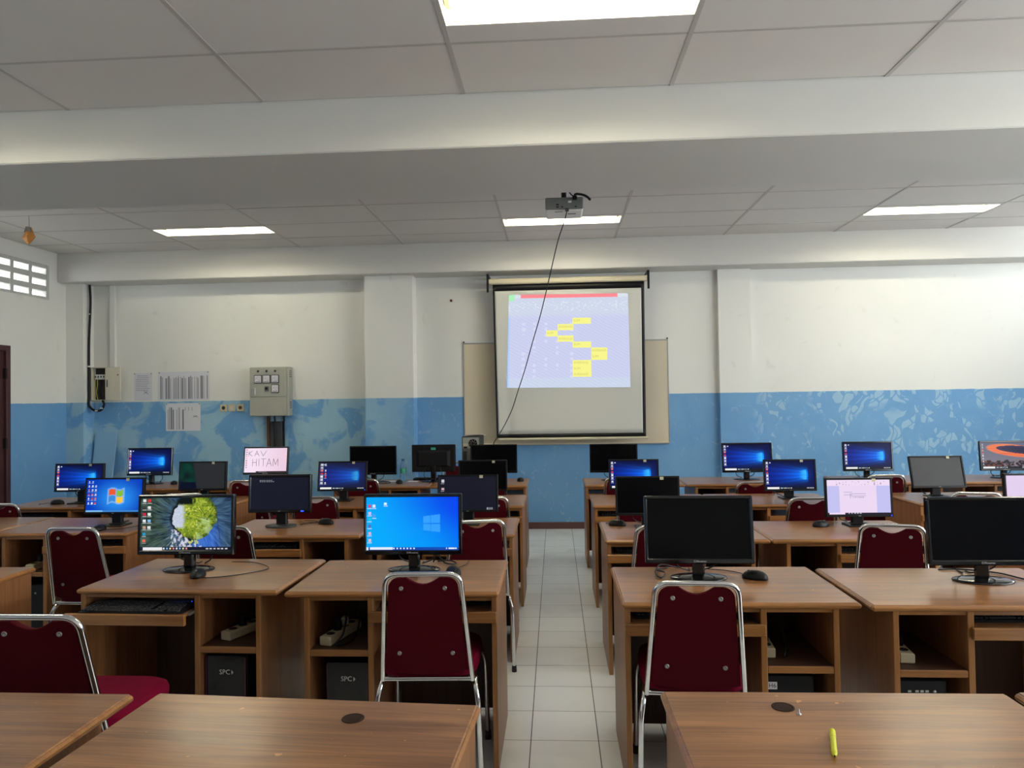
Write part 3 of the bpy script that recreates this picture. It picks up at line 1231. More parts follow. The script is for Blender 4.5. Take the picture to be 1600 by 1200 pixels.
def p_light(u, v):
    """bright blue desktop with a pale window"""
    t = sm(0.15, 1.05, u * 0.8 + v * 0.28)
    c = lerp(rgb(0, 172, 255), rgb(0, 70, 240), t)
    d = math.hypot((u - 0.62) * 1.0, v - 0.05)
    c = lerp(c, rgb(0, 160, 255), 0.5 * (1 - sm(0.0, 0.8, d)))
    top = 0.635 + (u - 0.62) * 0.22
    bot = 0.375 - (u - 0.62) * 0.22
    if 0.62 < u < 0.80 and bot < v < top:
        if not (abs(u - 0.70) < 0.004 or abs(v - 0.50) < 0.006):
            c = lerp(c, rgb(60, 170, 255), 0.75)
    if abs(v - (0.5 + (u - 0.8) * 0.55)) < 0.10 * (0.8 - u) and u < 0.8:
        c = lerp(c, rgb(30, 165, 255), 0.12)
    for (cu, cv, col) in ((0.035, 0.83, rgb(220, 70, 110)), (0.085, 0.83, rgb(225, 230, 250)), (0.035, 0.695, rgb(215, 190, 225)),
                          (0.035, 0.58, rgb(20, 200, 215)), (0.085, 0.65, rgb(80, 160, 240)), (0.035, 0.45, rgb(90, 110, 180)),
                          (0.035, 0.315, rgb(225, 180, 190)), (0.035, 0.185, rgb(225, 190, 200)), (0.21, 0.875, rgb(220, 240, 255))):
        if abs(u - cu) < 0.015 and abs(v - cv) < 0.027:
            c = col
        if abs(u - cu) < 0.022 and abs(v - cv + 0.045) < 0.008:
            c = lerp(c, (0.8, 0.85, 0.9), 0.5)
    if v < 0.06:
        c = lerp(rgb(10, 60, 150), rgb(20, 80, 190), u)
        if 0.035 < u < 0.285 and 0.006 < v < 0.054:
            c = rgb(225, 235, 250)
        for k in range(7):
            if abs(u - (0.30 + k * 0.036)) < 0.008 and abs(v - 0.03) < 0.014:
                c = (0.8, 0.88, 0.95)
        for k, wv in ((0, 0.006), (1, 0.012), (2, 0.02), (3, 0.008)):
            if abs(u - (0.87 + k * 0.034)) < wv and abs(v - 0.03) < 0.013:
                c = (0.8, 0.88, 0.95)
        if u < 0.02:
            c = (0.8, 0.9, 1.0)
    return c


def p_flag(u, v):
    """blue desktop with a four-colour waving flag"""
    d = math.hypot((u - 0.55) * 1.3, v - 0.42)
    c = lerp(rgb(40, 150, 245), rgb(0, 60, 190), sm(0.0, 0.75, d))
    du, dv = (u - 0.53) / 0.125, (v - 0.49 + 0.03 * math.sin((u - 0.53) * 26)) / 0.19
    if abs(du) < 1 and abs(dv) < 1 and abs(du) > 0.06 and abs(dv) > 0.06:
        q = (du < 0, dv > 0)
        c = {(True, True): rgb(235, 90, 50), (False, True): rgb(130, 190, 60), (True, False): rgb(60, 140, 220), (False, False): rgb(250, 200, 60)}[q]
    elif abs(du) < 1.25 and abs(dv) < 1.25:
        c = lerp(c, rgb(190, 225, 255), 0.35)
    c = icons(u, v, c, 3, 6, u0=0.04, du=0.06, dv=0.13, rs=(0.013, 0.026), skip=((2, 0),))
    if v < 0.055:
        c = rgb(60, 130, 200) if u > 0.3 else rgb(120, 180, 230)
    return c


def fbm(x, y, z=0.0, o=3):
    t, a = 0.0, 0.5
    for k in range(o):
        t += a * noise.noise(Vector((x, y, z + k * 3.1)))
        x, y, a = x * 2.1, y * 2.1, a * 0.6
    return t


def p_forest(u, v):
    """an island of yellow-green trees in dark streaked water"""
    cu, cv = 0.60, 0.64
    dx, dy = (u - cu) * 1.78, v - cv
    r = math.hypot(dx, dy)
    an = math.atan2(dy, dx)
    nn = fbm(u * 4, v * 4)
    # streaks running away from the island
    st = fbm(an * 7 + r * 1.2, r * 2.2, 3.0)
    st2 = fbm(an * 26 + r * 5, r * 5.0, 7.0)
    c = lerp(rgb(20, 38, 62), rgb(84, 120, 152), 0.40 + 0.7 * st + 0.75 * st2)
    c = lerp(lerp(rgb(18, 32, 30), rgb(92, 118, 104), 0.35 + 0.7 * st + 0.8 * st2), c, sm(0.16, 0.42, u + 0.2 * nn))
    c = lerp(c, lerp(rgb(20, 70, 190), rgb(80, 140, 230), 0.5 + st2), 0.8 * sm(0.52, 0.66, u) * (1 - sm(0.76, 0.96, u)) * (1 - sm(0.25, 0.7, v)))
    c = lerp(c, rgb(190, 205, 215), 0.8 * sm(0.24, 0.5, st2 + 0.5 * st) * sm(0.2, 0.38, u) * (1 - sm(0.5, 0.7, u)) * (1 - sm(0.2, 0.55, v)))
    R = 0.43 + 0.10 * nn
    if u < 0.60:
        c = lerp(c, (0.004, 0.007, 0.007), 0.95 * (1 - sm(R + 0.02, R + 0.075, r)))
    if r < R:
        tr = fbm(u * 46, v * 30, 1.0)
        t2 = fbm(u * 9, v * 7, 9.0)
        t = 0.45 + 0.9 * tr + 0.7 * t2
        c = lerp(rgb(50, 90, 28), rgb(196, 212, 60), t)
        c = lerp(c, rgb(238, 238, 150), sm(0.65, 1.1, t))
        c = lerp(c, rgb(30, 60, 22), 0.8 * sm(0.72 * R, R, r) * (u > 0.5))
        if u > 0.62 and v < 0.62:
            c = lerp(c, rgb(176, 206, 150), 0.55 * sm(-0.15, 0.25, t2))
        wm = (1 - sm(0.455, 0.50, u + 0.05 * tr + 0.03 * t2)) * sm(0.40, 0.46, v) * (1 - sm(0.84, 0.90, v))
        c = lerp(c, lerp(rgb(176, 188, 210), rgb(214, 220, 232), 0.5 + tr), wm)
        c = lerp(c, (0.004, 0.007, 0.005), sm(0.83, 0.90, v + 0.06 * tr) * (1 - sm(0.56, 0.62, u + 0.04 * tr)))
        for (x0, y0, x1, y1) in ((0.74, 0.58, 0.60, 0.66), (0.74, 0.58, 0.66, 0.80), (0.70, 0.66, 0.80, 0.84), (0.74, 0.58, 0.80, 0.78), (0.68, 0.70, 0.62, 0.82)):
            ex, ey = x1 - x0, y1 - y0
            q = max(0, min(1, ((u - x0) * ex + (v - y0) * ey) / (ex * ex + ey * ey)))
            if math.hypot(u - x0 - ex * q, (v - y0 - ey * q) * 0.6) < 0.0035 + 0.004 * tr:
                c = lerp(c, rgb(40, 40, 14), 0.75)
    elif 0.34 < u < 0.68 and v < 0.40:
        spl = fbm(u * 30, v * 11, 4.0)
        c = lerp(c, rgb(224, 222, 240), sm(0.0, 0.28, spl + 0.2 * (1 - abs(u - 0.49) * 7)) * 0.85)
        if 0.53 < u < 0.66 and v > 0.12:
            c = lerp(c, rgb(196, 206, 70), sm(-0.12, 0.15, spl) * 0.8)
    if abs((u - 0.845) - 0.09 * (0.6 - v) - 0.01 * nn) < 0.003 and 0.2 < v < 0.85:
        c = lerp(c, rgb(40, 30, 36), 0.7)
    for k in range(2):
        for i in range(7 if k == 0 else 5):
            a, b = 0.04 + k * 0.055, 0.945 - i * 0.128
            col = [[rgb(220, 230, 225), rgb(60, 60, 60), rgb(200, 40, 70), rgb(225, 225, 235), rgb(190, 150, 130), rgb(40, 150, 190), rgb(220, 110, 80)],
                   [rgb(215, 50, 50), rgb(225, 225, 225), rgb(225, 235, 230), rgb(130, 180, 225), rgb(225, 225, 225)]][k][i]
            if abs(u - a) < 0.017 and abs(v - b) < 0.028:
                c = col if (u - a + v - b) > -0.03 else lerp(col, (0.05, 0.05, 0.1), 0.5)
            if abs(u - a) < 0.024 and abs(v - b + 0.046) < 0.007:
                c = lerp(c, (0.7, 0.7, 0.7), 0.55)
    if v < 0.06:
        c = rgb(22, 24, 42)
        if 0.03 < u < 0.245 and v < 0.057:
            c = rgb(232, 232, 236)
        for k in range(8):
            if abs(u - (0.262 + k * 0.036)) < 0.009 and abs(v - 0.03) < 0.017:
                c = ((0.8, 0.82, 0.85), (0.2, 0.5, 0.9), (0.85, 0.75, 0.4), (0.8, 0.3, 0.3))[k % 4]
        for k in range(6):
            if abs(u - (0.74 + k * 0.042)) < 0.013 and abs(v - 0.03) < 0.013:
                c = (0.55, 0.57, 0.62)
    return c


def p_kav(u, v):
    c = lerp(rgb(246, 226, 244), rgb(238, 206, 226), sm(0.2, 1.0, u))
    for i in range(9):
        if abs(u - 0.035) < 0.012 and abs(v - (0.93 - i * 0.09)) < 0.02:
            c = rgb(130, 120, 140) if i % 3 else rgb(190, 80, 90)
    if v < 0.05 and u > 0.28:
        c = rgb(30, 24, 28)
        for k in range(5):
            if abs(u - (0.36 + k * 0.04)) < 0.01:
                c = rgb(150, 140, 150)
    return c


def p_doc(u, v):
    c = rgb(196, 194, 240)
    if v > 0.82:
        c = rgb(240, 220, 244)
        if 0.835 < v < 0.955 and (int(u * 60) % 3 == 0) and 0.12 < u < 0.95 and noise.noise(Vector((u * 30, v * 26, 2))) > 0.1:
            c = rgb(176, 160, 196)
    elif 0.20 < u < 0.79 and v > 0.055:
        c = rgb(236, 216, 242)
        if 0.27 < u < 0.40 and (abs(v - 0.64) < 0.008 or abs(v - 0.565) < 0.008):
            c = rgb(180, 165, 200)
        if 0.37 < u < 0.62 and 0.46 < v < 0.60:
            if u < 0.375 or u > 0.615 or v < 0.468 or v > 0.592 or abs(v - 0.53) < 0.006:
                c = rgb(176, 168, 205)
            elif 0.41 < u < 0.58 and abs(v - 0.495) < 0.012 and int(u * 90) % 2:
                c = rgb(160, 150, 190)
    if v < 0.05:
        c = rgb(240, 220, 244) if u < 0.28 else rgb(36, 34, 48)
        if u < 0.025:
            c = rgb(30, 30, 40)
        for k in range(5):
            if abs(u - (0.34 + k * 0.045)) < 0.012 and abs(v - 0.026) < 0.014:
                c = rgb(180, 180, 195)
    return c


def p_pink(u, v):
    return rgb(226, 206, 238) if v > 0.08 else rgb(70, 60, 80)


def p_mount(u, v):
    """grey dusk sky with an orange lens cloud over dark peaks"""
    c = lerp(rgb(126, 120, 130), rgb(96, 100, 122), v)
    e = ((u - 0.70) / 0.60) ** 2 + ((v - 0.72 + 0.22 * (u - 0.5)) / 0.24) ** 2
    if e < 1.0:
        c = lerp(rgb(226, 84, 40), rgb(240, 140, 90), 0.5 + 0.5 * noise.noise(Vector((u * 3, v * 22, 0))))
        e2 = ((u - 0.90) / 0.58) ** 2 + ((v - 0.76 + 0.16 * (u - 0.5)) / 0.15) ** 2
        if e2 < 1.0:
            c = lerp(rgb(60, 44, 80), rgb(24, 30, 60), 1 - e2)
        c = lerp(c, rgb(140, 120, 130), sm(0.8, 1.0, e))
    h = 0.20 + 0.20 * (0.55 + 0.8 * noise.noise(Vector((u * 9, 2.0, 0)))) * (0.5 + 0.5 * (1 - abs(((u * 4.3 + 0.1) % 1.0) * 2 - 1))) + 0.05 * noise.noise(Vector((u * 25, 5.0, 0)))
    if v < h:
        k = noise.noise(Vector((u * 18, v * 14, 8.0)))
        c = lerp(rgb(30, 30, 34), rgb(120, 60, 54), sm(0.0, 0.5, k + 0.1))
        if u > 0.45:
            c = lerp(c, rgb(150, 145, 160), 0.6 * sm(-0.1, 0.4, k))
    c = icons(u, v, c, 1, 8, u0=0.04, dv=0.108, rs=(0.012, 0.022))
    return taskbar(u, v, c, (0.008, 0.008, 0.012))


def p_boot(u, v):
    c = rgb(22, 23, 38)
    for i, (y, ww) in enumerate(((0.90, 0.32), (0.865, 0.36))):
        if 0.14 < u < ww + 0.04 and abs(v - y) < 0.012 and int(u * 90) % 3:
            c = rgb(150, 152, 165)
    return c


def p_dim(u, v):
    c = rgb(22, 23, 36)
    for cv, col in ((0.86, rgb(200, 200, 205)), (0.63, rgb(205, 160, 175))):
        if abs(u - 0.06) < 0.022 and abs(v - cv) < 0.04:
            c = col
        if abs(u - 0.06) < 0.03 and abs(v - cv + 0.07) < 0.012:
            c = rgb(130, 130, 140)
    if v < 0.06 and 0.84 < u < 0.96 and int(u * 70) % 2:
        c = rgb(160, 160, 170)
    return c


def p_green_glare(u, v):
    e = 0.30 + 0.10 * (1 - v)
    if u < e:
        t = noise.noise(Vector((u * 6, v * 3, 2)))
        c = lerp(rgb(6, 20, 26), rgb(8, 62, 48), 0.5 + t) if v > 0.25 else rgb(6, 12, 34)
        return lerp(c, rgb(40, 42, 44), sm(e - 0.04, e, u))
    return rgb(40, 42, 44)  # grey reflection on the glass, painted into the picture


PICS = {'hero': (p_hero, 128, 72), 'hero2': (p_hero2, 128, 72), 'light': (p_light, 192, 108), 'flag': (p_flag, 128, 72), 'forest': (p_forest, 224, 126),
        'kav': (p_kav, 96, 54), 'doc': (p_doc, 140, 79), 'pink': (p_pink, 16, 12), 'mount': (p_mount, 128, 72), 'boot': (p_boot, 110, 62),
        'dim': (p_dim, 100, 56), 'green': (p_green_glare, 96, 54)}


def picture_mesh(name, fn, nu, nv, P, mat):
    """grid of pixels over the corner function P(u, v); one colour per pixel"""
    vs = [P(i / nu, j / nv) for j in range(nv + 1) for i in range(nu + 1)]
    fs = [(j * (nu + 1) + i, j * (nu + 1) + i + 1, (j + 1) * (nu + 1) + i + 1, (j + 1) * (nu + 1) + i) for j in range(nv) for i in range(nu)]
    me = bpy.data.meshes.new(name)
    me.from_pydata([tuple(p) for p in vs], [], fs)
    at = me.color_attributes.new('pixels', 'FLOAT_COLOR', 'CORNER')
    buf = []
    for j in range(nv):
        for i in range(nu):
            c = fn((i + 0.5) / nu, (j + 0.5) / nv)
            q = [max(0.0, c[0]), max(0.0, c[1]), max(0.0, c[2]), 1.0]
            buf += q * 4
    at.data.foreach_set('color', buf)
    me.materials.append(mat)
    me.update()
    return me


# ================================================================== MONITORS
def stroke(g, pts, wd, m):
    for (a, b) in zip(pts[:-1], pts[1:]):
        a, b = Vector(a), Vector(b)
        d = (b - a).normalized()
        n = Vector((-d.z, 0, d.x)) * wd / 2
        e = d * wd * 0.3
        g.quad(a - n - e, b - n + e, b + n + e, a + n - e, m)


KAV = [[(0, 0, 0, 1)], [(.55, 1, 0, .5), (0, .5, .6, 0)], [(1.0, 0, 1.35, 1), (1.35, 1, 1.75, 0), (1.15, .4, 1.6, .4)], [(2.0, 1, 2.45, 0), (2.45, 0, 3.0, 1)]]
HITAM = [[(0, 0, 0, 1), (.6, 0, .6, 1), (0, .5, .6, .5)], [(1, 0, 1, 1)], [(1.35, 1, 2.1, 1), (1.7, 0, 1.7, 1)],
         [(2.2, -.1, 2.6, 1), (2.6, 1, 3.0, 0), (2.35, .35, 2.85, .35)], [(3.25, 0, 3.3, 1), (3.3, 1, 3.65, .2), (3.65, .2, 4.0, 1), (4.0, 1, 4.05, 0)]]


def monitor(label, x, y, z0, w, h, pic, style, tilt=0.0, yaw=0.0, base_dy=0.0, roll=0.0, cables=True):
    """x, y: centre of the stand on the desk; z0: height of the lower edge above the desk top"""
    r = thing('computer_monitor', label, 'monitor', (x, y, DH), math.radians(yaw), 'computer monitors')
    zc = z0 + h / 2
    X = Matrix.Translation((0, -0.02, zc)) @ Matrix.Rotation(math.radians(-tilt), 4, 'X') @ Matrix.Rotation(math.radians(roll), 4, 'Y')
    if style == 'gloss':
        bl, br, bt, bb, dep, hm, rad = 0.012, 0.016, 0.0145, 0.021, 0.022, 'gloss', 0.008
    elif style == 'lg':
        bl, br, bt, bb, dep, hm, rad = 0.016, 0.016, 0.018, 0.022, 0.026, 'gloss', 0.010
    else:
        bl, br, bt, bb, dep, hm, rad = 0.010, 0.012, 0.011, 0.015, 0.022, 'black', 0.003
    W, H = w / 2, h / 2
    # housing: four bezel bars, back shell with its bulge
    g = G()
    g.X = X
    c = rad * 0.5
    g.box((-W, -0.006, H - bt), (W, dep, H), hm, c)
    g.box((-W, -0.006, -H), (W, dep, -H + bb), hm, c)
    g.box((-W, -0.006, -H + bb * 0.6), (-W + bl, dep, H - bt * 0.6), hm, c)
    g.box((W - br, -0.006, -H + bb * 0.6), (W, dep, H - bt * 0.6), hm, c)
    g.box((-W + 0.004, 0.004, -H + 0.004), (W - 0.004, dep + 0.004, H - 0.004), 'black', 0.006)
    bw, bh = W * 0.78, H * 0.62
    vs = [(-bw, dep + 0.003, -bh), (bw, dep + 0.003, -bh), (bw, dep + 0.003, bh), (-bw, dep + 0.003, bh),
          (-bw * .82, dep + 0.032, -bh * .8), (bw * .82, dep + 0.032, -bh * .8), (bw * .82, dep + 0.032, bh * .72), (-bw * .82, dep + 0.032, bh * .72)]
    g.add(vs, [(4, 5, 6, 7), (0, 1, 5, 4), (1, 2, 6, 5), (2, 3, 7, 6), (3, 0, 4, 7)], 'black')
    g.build('housing', r)

    # display
    def P(u, v):
        return X @ Vector((-W + bl + (w - bl - br) * u, 0.0, -H + bb + (h - bb - bt) * v))
    if pic in PICS:
        fn, nu, nv = PICS[pic]
        if style != 'gloss' or pic in ('hero', 'mount', 'kav'):
            nu, nv = int(nu * 0.8), int(nv * 0.8)
        me = picture_mesh('screen', fn, nu, nv, P, M['screen'])
        so = bpy.data.objects.new('screen', me)
        COL.objects.link(so)
        so.parent = r
        if pic == 'kav':
            g = G()
            kx = lambda a, b: P(0, 0) + (P(1, 0) - P(0, 0)) * a + (P(0, 1) - P(0, 0)) * b + X.to_3x3() @ Vector((0, -0.0006, 0))
            for word, u0, v0, su, sv in ((KAV, 0.09, 0.68, 0.14, 0.21), (HITAM, 0.19, 0.26, 0.15, 0.30)):
                for letter in word:
                    for (x0, y0, x1, y1) in letter:
                        a, b = kx(u0 + x0 * su, v0 + y0 * sv), kx(u0 + x1 * su, v0 + y1 * sv)
                        stroke(g, [a, b], 0.0036, 'penink')
            g.build('handwriting', so)
    else:
        g = G()
        g.quad(P(0, 0), P(1, 0), P(1, 1), P(0, 1), 'matpanel' if pic == 'matte' else 'offpanel')
        g.build('screen', r)
    # neck and base
    back = dep + 0.012
    nw = 0.026 if style == 'gloss' else 0.034
    g = G()
    if style == 'gloss':
        g.box((-nw, -0.004, 0.008), (nw, 0.030, zc - h * 0.18), 'gloss', 0.008)
    else:
        g.box((-nw, 0.0, 0.008), (nw, 0.032, zc - h * 0.18), 'black', 0.006)
    g.build('neck', r)
    g = G()
    if style == 'gloss':
        g.lathe([(0.120, 0.0), (0.122, 0.003), (0.119, 0.006), (0.100, 0.009), (0.03, 0.013)], 'gloss', 40, c=(0, 0.004, 0), sy=0.62)
    elif style == 'lg':
        g.lathe([(0.098, 0.0), (0.100, 0.006), (0.096, 0.010), (0.03, 0.014)], 'charcoal', 36, c=(0, 0.0, 0), sy=0.7)
    else:
        g.box((-0.075, -0.070, 0.0), (0.075, 0.060, 0.008), 'black', 0.004)
        g.box((-0.04, -0.02, 0.008), (0.04, 0.04, 0.014), 'black', 0.003)
    g.build('base', r)
    # maker's lettering and lamps on the lower bar
    fpt = lambda a, b: X @ Vector((a, -0.0066, -H + bb * 0.5 + b))
    g = G()
    if style == 'gloss':
        text_geo(g, 'Rhoames', 0.0115, 'label', lambda a, b: fpt(a + 0.005, b))
        for (a0, b0, a1, b1) in ((-.027, -.0035, -.019, -.0025), (-.027, .0028, -.019, .0038), (-.027, -.0035, -.026, .0038), (-.020, -.0035, -.019, .0038)):
            g.quad(fpt(a0, b0), fpt(a1, b0), fpt(a1, b1), fpt(a0, b1), 'label')
    elif style == 'lg':
        text_geo(g, 'LG', 0.011, 'label', lambda a, b: fpt(a, b))
    else:
        text_geo(g, 'acer', 0.009, 'label', lambda a, b: fpt(a, b))
    lo = g.build('brand_label', r)
    lo['label'] = 'small pale lettering on the lower bar'
    if style == 'lg':
        g = G()
        g.box((-0.009, -0.002, -0.004), (0.009, 0.0005, 0.004), 'led')
        o = g.build('power_light', r)
        o.location = fpt(0.148, 0.0)
    if style == 'flat':
        g = G()
        s = lambda a, b: X @ Vector((W * 0.45 + a, -0.0068, H - 0.012 + b))
        g.quad(s(-.011, -.010), s(.011, -.010), s(.011, .008), s(-.011, .008), 'sticker')
        o = g.build('sticker', r)
        o['label'] = 'small cream sticker on the upper bar'
        if pic in ('doc', 'hero2'):
            g = G()
            g.box((-0.002, -0.002, -0.004), (0.002, 0.0005, 0.004), 'led')
            o = g.build('power_light', r)
            o.location = X @ Vector((W - 0.012, -0.007, -H + 0.008))
    if cables:
        for sx in ((-1, 1) if style == 'gloss' else (-1,)):
            g = G()
            pts = [(sx * 0.055, 0.045, z0 + h * 0.3), (sx * 0.085, 0.055, z0 + 0.0), (sx * 0.072, 0.075, z0 * 0.45), (sx * 0.02, 0.12, 0.006),
                   (sx * 0.015, 0.16, 0.004)]
            g.tube(curve_pts(pts, 5), 0.0032, 'black', 6)
            g.build('cable', r)
    return r


M['penink'] = plain('screen pen ink', s2l((120, 100, 120)), 0.6)
MON = monitor
# second row
MON('large lit monitor showing a yellow-green tree island in dark water', -1.742, 3.31, 0.077, 0.466, 0.279, 'forest', 'gloss', 3)
MON('large lit monitor showing a plain bright blue desktop, left of the aisle', -0.664, 3.30, 0.076, 0.455, 0.277, 'light', 'gloss', 2)
MON('large black unlit monitor right of the aisle, nearest to it', 0.604, 3.15, 0.069, 0.459, 0.286, 'off', 'gloss', 7, 0, roll=0.3)
MON('large black unlit monitor cut by the right edge of the picture', 1.757, 3.10, 0.071, 0.459, 0.278, 'off', 'gloss', 5)
# third row
MON('lit monitor showing a blue desktop with a four-colour flag', -2.872, 4.54, 0.075, 0.395, 0.235, 'flag', 'flat', 6)
MON('black monitor with round corners showing two small lines of boot text', -1.742, 4.46, 0.090, 0.402, 0.239, 'boot', 'lg', 4)
MON('dark monitor with two small icons, left of the aisle above a burgundy chair', -0.559, 4.52, 0.078, 0.380, 0.233, 'dim', 'flat', 6)
MON('dark unlit monitor behind the nearest large black one, right of the aisle', 0.541, 4.37, 0.076, 0.380, 0.232, 'off', 'flat', 5)
MON('lit monitor showing a white page of a document', 1.787, 4.41, 0.053, 0.387, 0.229, 'doc', 'flat', 3)
MON('lit monitor with a pale pink screen at the right edge of the picture', 2.790, 4.37, 0.082, 0.387, 0.222, 'pink', 'flat', 3)
# fourth row
MON('lit monitor with a dark blue beam desktop, leftmost of all monitors', -3.817, 5.57, 0.093, 0.405, 0.226, 'hero', 'flat', 5)
MON('dim monitor with a greenish left part and a painted grey reflection at right', -2.826, 5.62, 0.091, 0.388, 0.230, 'green', 'flat', 5)
MON('lit blue beam monitor with a dark grey border, behind the boot text monitor', -1.690, 5.62, 0.077, 0.391, 0.234, 'hero2', 'flat', 10)
MON('thin dark monitor left of the aisle, in front of an unlit back row monitor', -0.576, 5.62, 0.069, 0.382, 0.239, 'off', 'flat', 2)
MON('lit blue beam monitor just right of the aisle, half hidden by a dark one', 0.590, 5.57, 0.076, 0.377, 0.231, 'hero', 'flat', 4)
MON('lit blue beam monitor in the fourth row, left of the white document', 1.758, 5.57, 0.057, 0.385, 0.238, 'hero', 'flat', 5)
MON('grey unlit monitor tilted back, right of the white document', 2.850, 5.60, 0.068, 0.388, 0.240, 'matte', 'flat', 15)
# back row
MON('lit blue beam monitor in the back row at far left, under the notices', -3.997, 6.88, 0.085, 0.456, 0.271, 'hero', 'gloss', 5)
MON('lit monitor with a white screen and the handwritten words kav hitam', -2.826, 6.88, 0.084, 0.446, 0.270, 'kav', 'gloss', 9)
MON('black unlit monitor in the back row left of the water bottle', -1.768, 6.88, 0.071, 0.457, 0.278, 'off', 'gloss', 0)
MON('black monitor turned away, showing its back with a green sticker', -1.181, 6.88, 0.091, 0.424, 0.263, 'off', 'gloss', 0, 180)
MON('black unlit monitor in the back row in front of the computer tower', -0.595, 6.86, 0.079, 0.446, 0.272, 'off', 'gloss', 0)
MON('black unlit monitor in the back row just right of the aisle', 0.540, 6.86, 0.074, 0.449, 0.270, 'off', 'gloss', 0)
MON('lit blue beam monitor in the back row before the second pillar', 1.767, 6.82, 0.068, 0.459, 0.274, 'hero', 'gloss', 6)
MON('lit blue beam monitor in the back row right of the second pillar', 2.858, 6.82, 0.070, 0.447, 0.271, 'hero', 'gloss', 4)
MON('lit monitor showing an orange cloud above dark mountains at the right edge', 4.052, 6.78, 0.067, 0.449, 0.269, 'mount', 'gloss', 4)
# green sticker on the back of the turned monitor
for o in list(bpy.data.objects):
    if o.get('label', '').startswith('black monitor turned away'):
        g = G()
        g.box((-0.026, 0.0305, 0.305), (0.020, 0.0315, 0.328), 'green')
        st = g.build('sticker', o)
        st['label'] = 'green and blue sticker on the back shell'


# ================================================================== MICE, KEYBOARDS
def make_mouse():
    r = thing('computer_mouse', 'x', 'mouse', group='black computer mice')
    g = G()
    n, prof = 24, [(0.96, 0.0), (1.0, 0.006), (0.97, 0.014), (0.84, 0.024), (0.62, 0.031), (0.30, 0.035)]
    vs, fs = [], []
    for (s, z) in prof:
        for k in range(n):
            a = 2 * PI * k / n
            vs.append((0.032 * s * math.cos(a), 0.054 * s * math.sin(a) - (0.004 * (1 - s)), z))
    for l in range(len(prof) - 1):
        for k in range(n):
            k2 = (k + 1) % n
            fs.append((l * n + k, l * n + k2, (l + 1) * n + k2, (l + 1) * n + k))
    fs.append(tuple(reversed(range(n))))
    fs.append(tuple(range((len(prof) - 1) * n, len(prof) * n)))
    g.add(vs, fs, 'black', True)
    g.build('body', r)
    g = G()
    g.lathe([(0.006, -0.004), (0.007, -0.002), (0.007, 0.002), (0.006, 0.004)], 'grey', 12, c=(0, 0.026, 0.029), axis='x')
    g.build('wheel', r)
    return r


MS = make_mouse()
mouse_used = [False]


def place_mouse(x, y, deg, label, cable):
    o = copy_tree(MS) if mouse_used[0] else MS
    mouse_used[0] = True
    for ch in list(o.children):
        if ch.name.startswith('mouse_cable'):
            bpy.data.objects.remove(ch)
    o.location = (x, y, DH)
    a = math.radians(deg)
    o.rotation_euler = (0, 0, a)
    o['label'] = label
    tip = Vector((-math.sin(a) * 0.054, math.cos(a) * 0.054, 0.008))
    g = G()
    pts = [tip] + [Vector((px - x, py - y, 0.004 + pz)) for (px, py, pz) in cable]
    pts = curve_pts(pts, 6)
    Ri = Matrix.Rotation(-a, 4, 'Z')
    g.tube([Ri @ p for p in pts], 0.0019, 'black', 6)
    g.build('mouse_cable', o)


place_mouse(-1.632, 3.185, 190, 'black mouse in front of the island picture monitor', [(-1.55, 3.15, 0), (-1.44, 3.21, 0), (-1.36, 3.32, 0), (-1.47, 3.44, 0), (-1.60, 3.46, 0.0)])
place_mouse(-0.470, 3.225, 25, 'black mouse beside the chair below the bright blue monitor', [(-0.47, 3.32, 0), (-0.435, 3.40, 0), (-0.43, 3.47, 0)])
place_mouse(0.839, 3.140, 62, 'black mouse on the right-hand desk beside the nearest large black monitor', [(0.80, 3.22, 0), (0.74, 3.275, 0), (0.66, 3.305, 0), (0.645, 3.345, 0)])
place_mouse(-2.868, 4.36, 180, 'black mouse below the flag screen monitor', [(-2.74, 4.40, 0), (-2.70, 4.55, 0), (-2.75, 4.70, 0)])
place_mouse(-1.484, 4.55, 75, 'black mouse right of the boot text monitor', [(-1.62, 4.57, 0), (-1.63, 4.50, 0), (-1.56, 4.62, 0), (-1.66, 4.66, 0)])
place_mouse(-3.985, 5.53, 95, 'dark mouse on the desk by the left wall', [(-4.09, 5.56, 0), (-4.10, 5.48, 0), (-4.14, 5.55, 0)])
place_mouse(-1.455, 5.62, 10, 'dark mouse right of the grey-bordered blue beam monitor', [(-1.455, 5.72, 0), (-1.46, 5.83, 0)])
place_mouse(-3.735, 6.83, 30, 'dark mouse beside the back row monitor at far left', [(-3.77, 6.95, 0), (-3.80, 7.02, 0)])
place_mouse(-1.490, 6.75, 20, 'small dark mouse in front of the water bottle', [(-1.515, 6.83, 0), (-1.545, 6.86, 0), (-1.555, 7.0, 0)])
place_mouse(0.365, 4.44, 70, 'grey mouse at the left corner of the third row desk right of the aisle', [(0.30, 4.50, 0), (0.33, 4.56, 0)])
place_mouse(1.555, 4.37, -70, 'small dark mouse left of the document monitor stand', [(1.64, 4.40, 0), (1.66, 4.46, 0)])
place_mouse(-0.345, 6.85, 0, 'dark mouse on the back row desk beside the aisle', [(-0.34, 6.95, 0), (-0.36, 7.05, 0)])
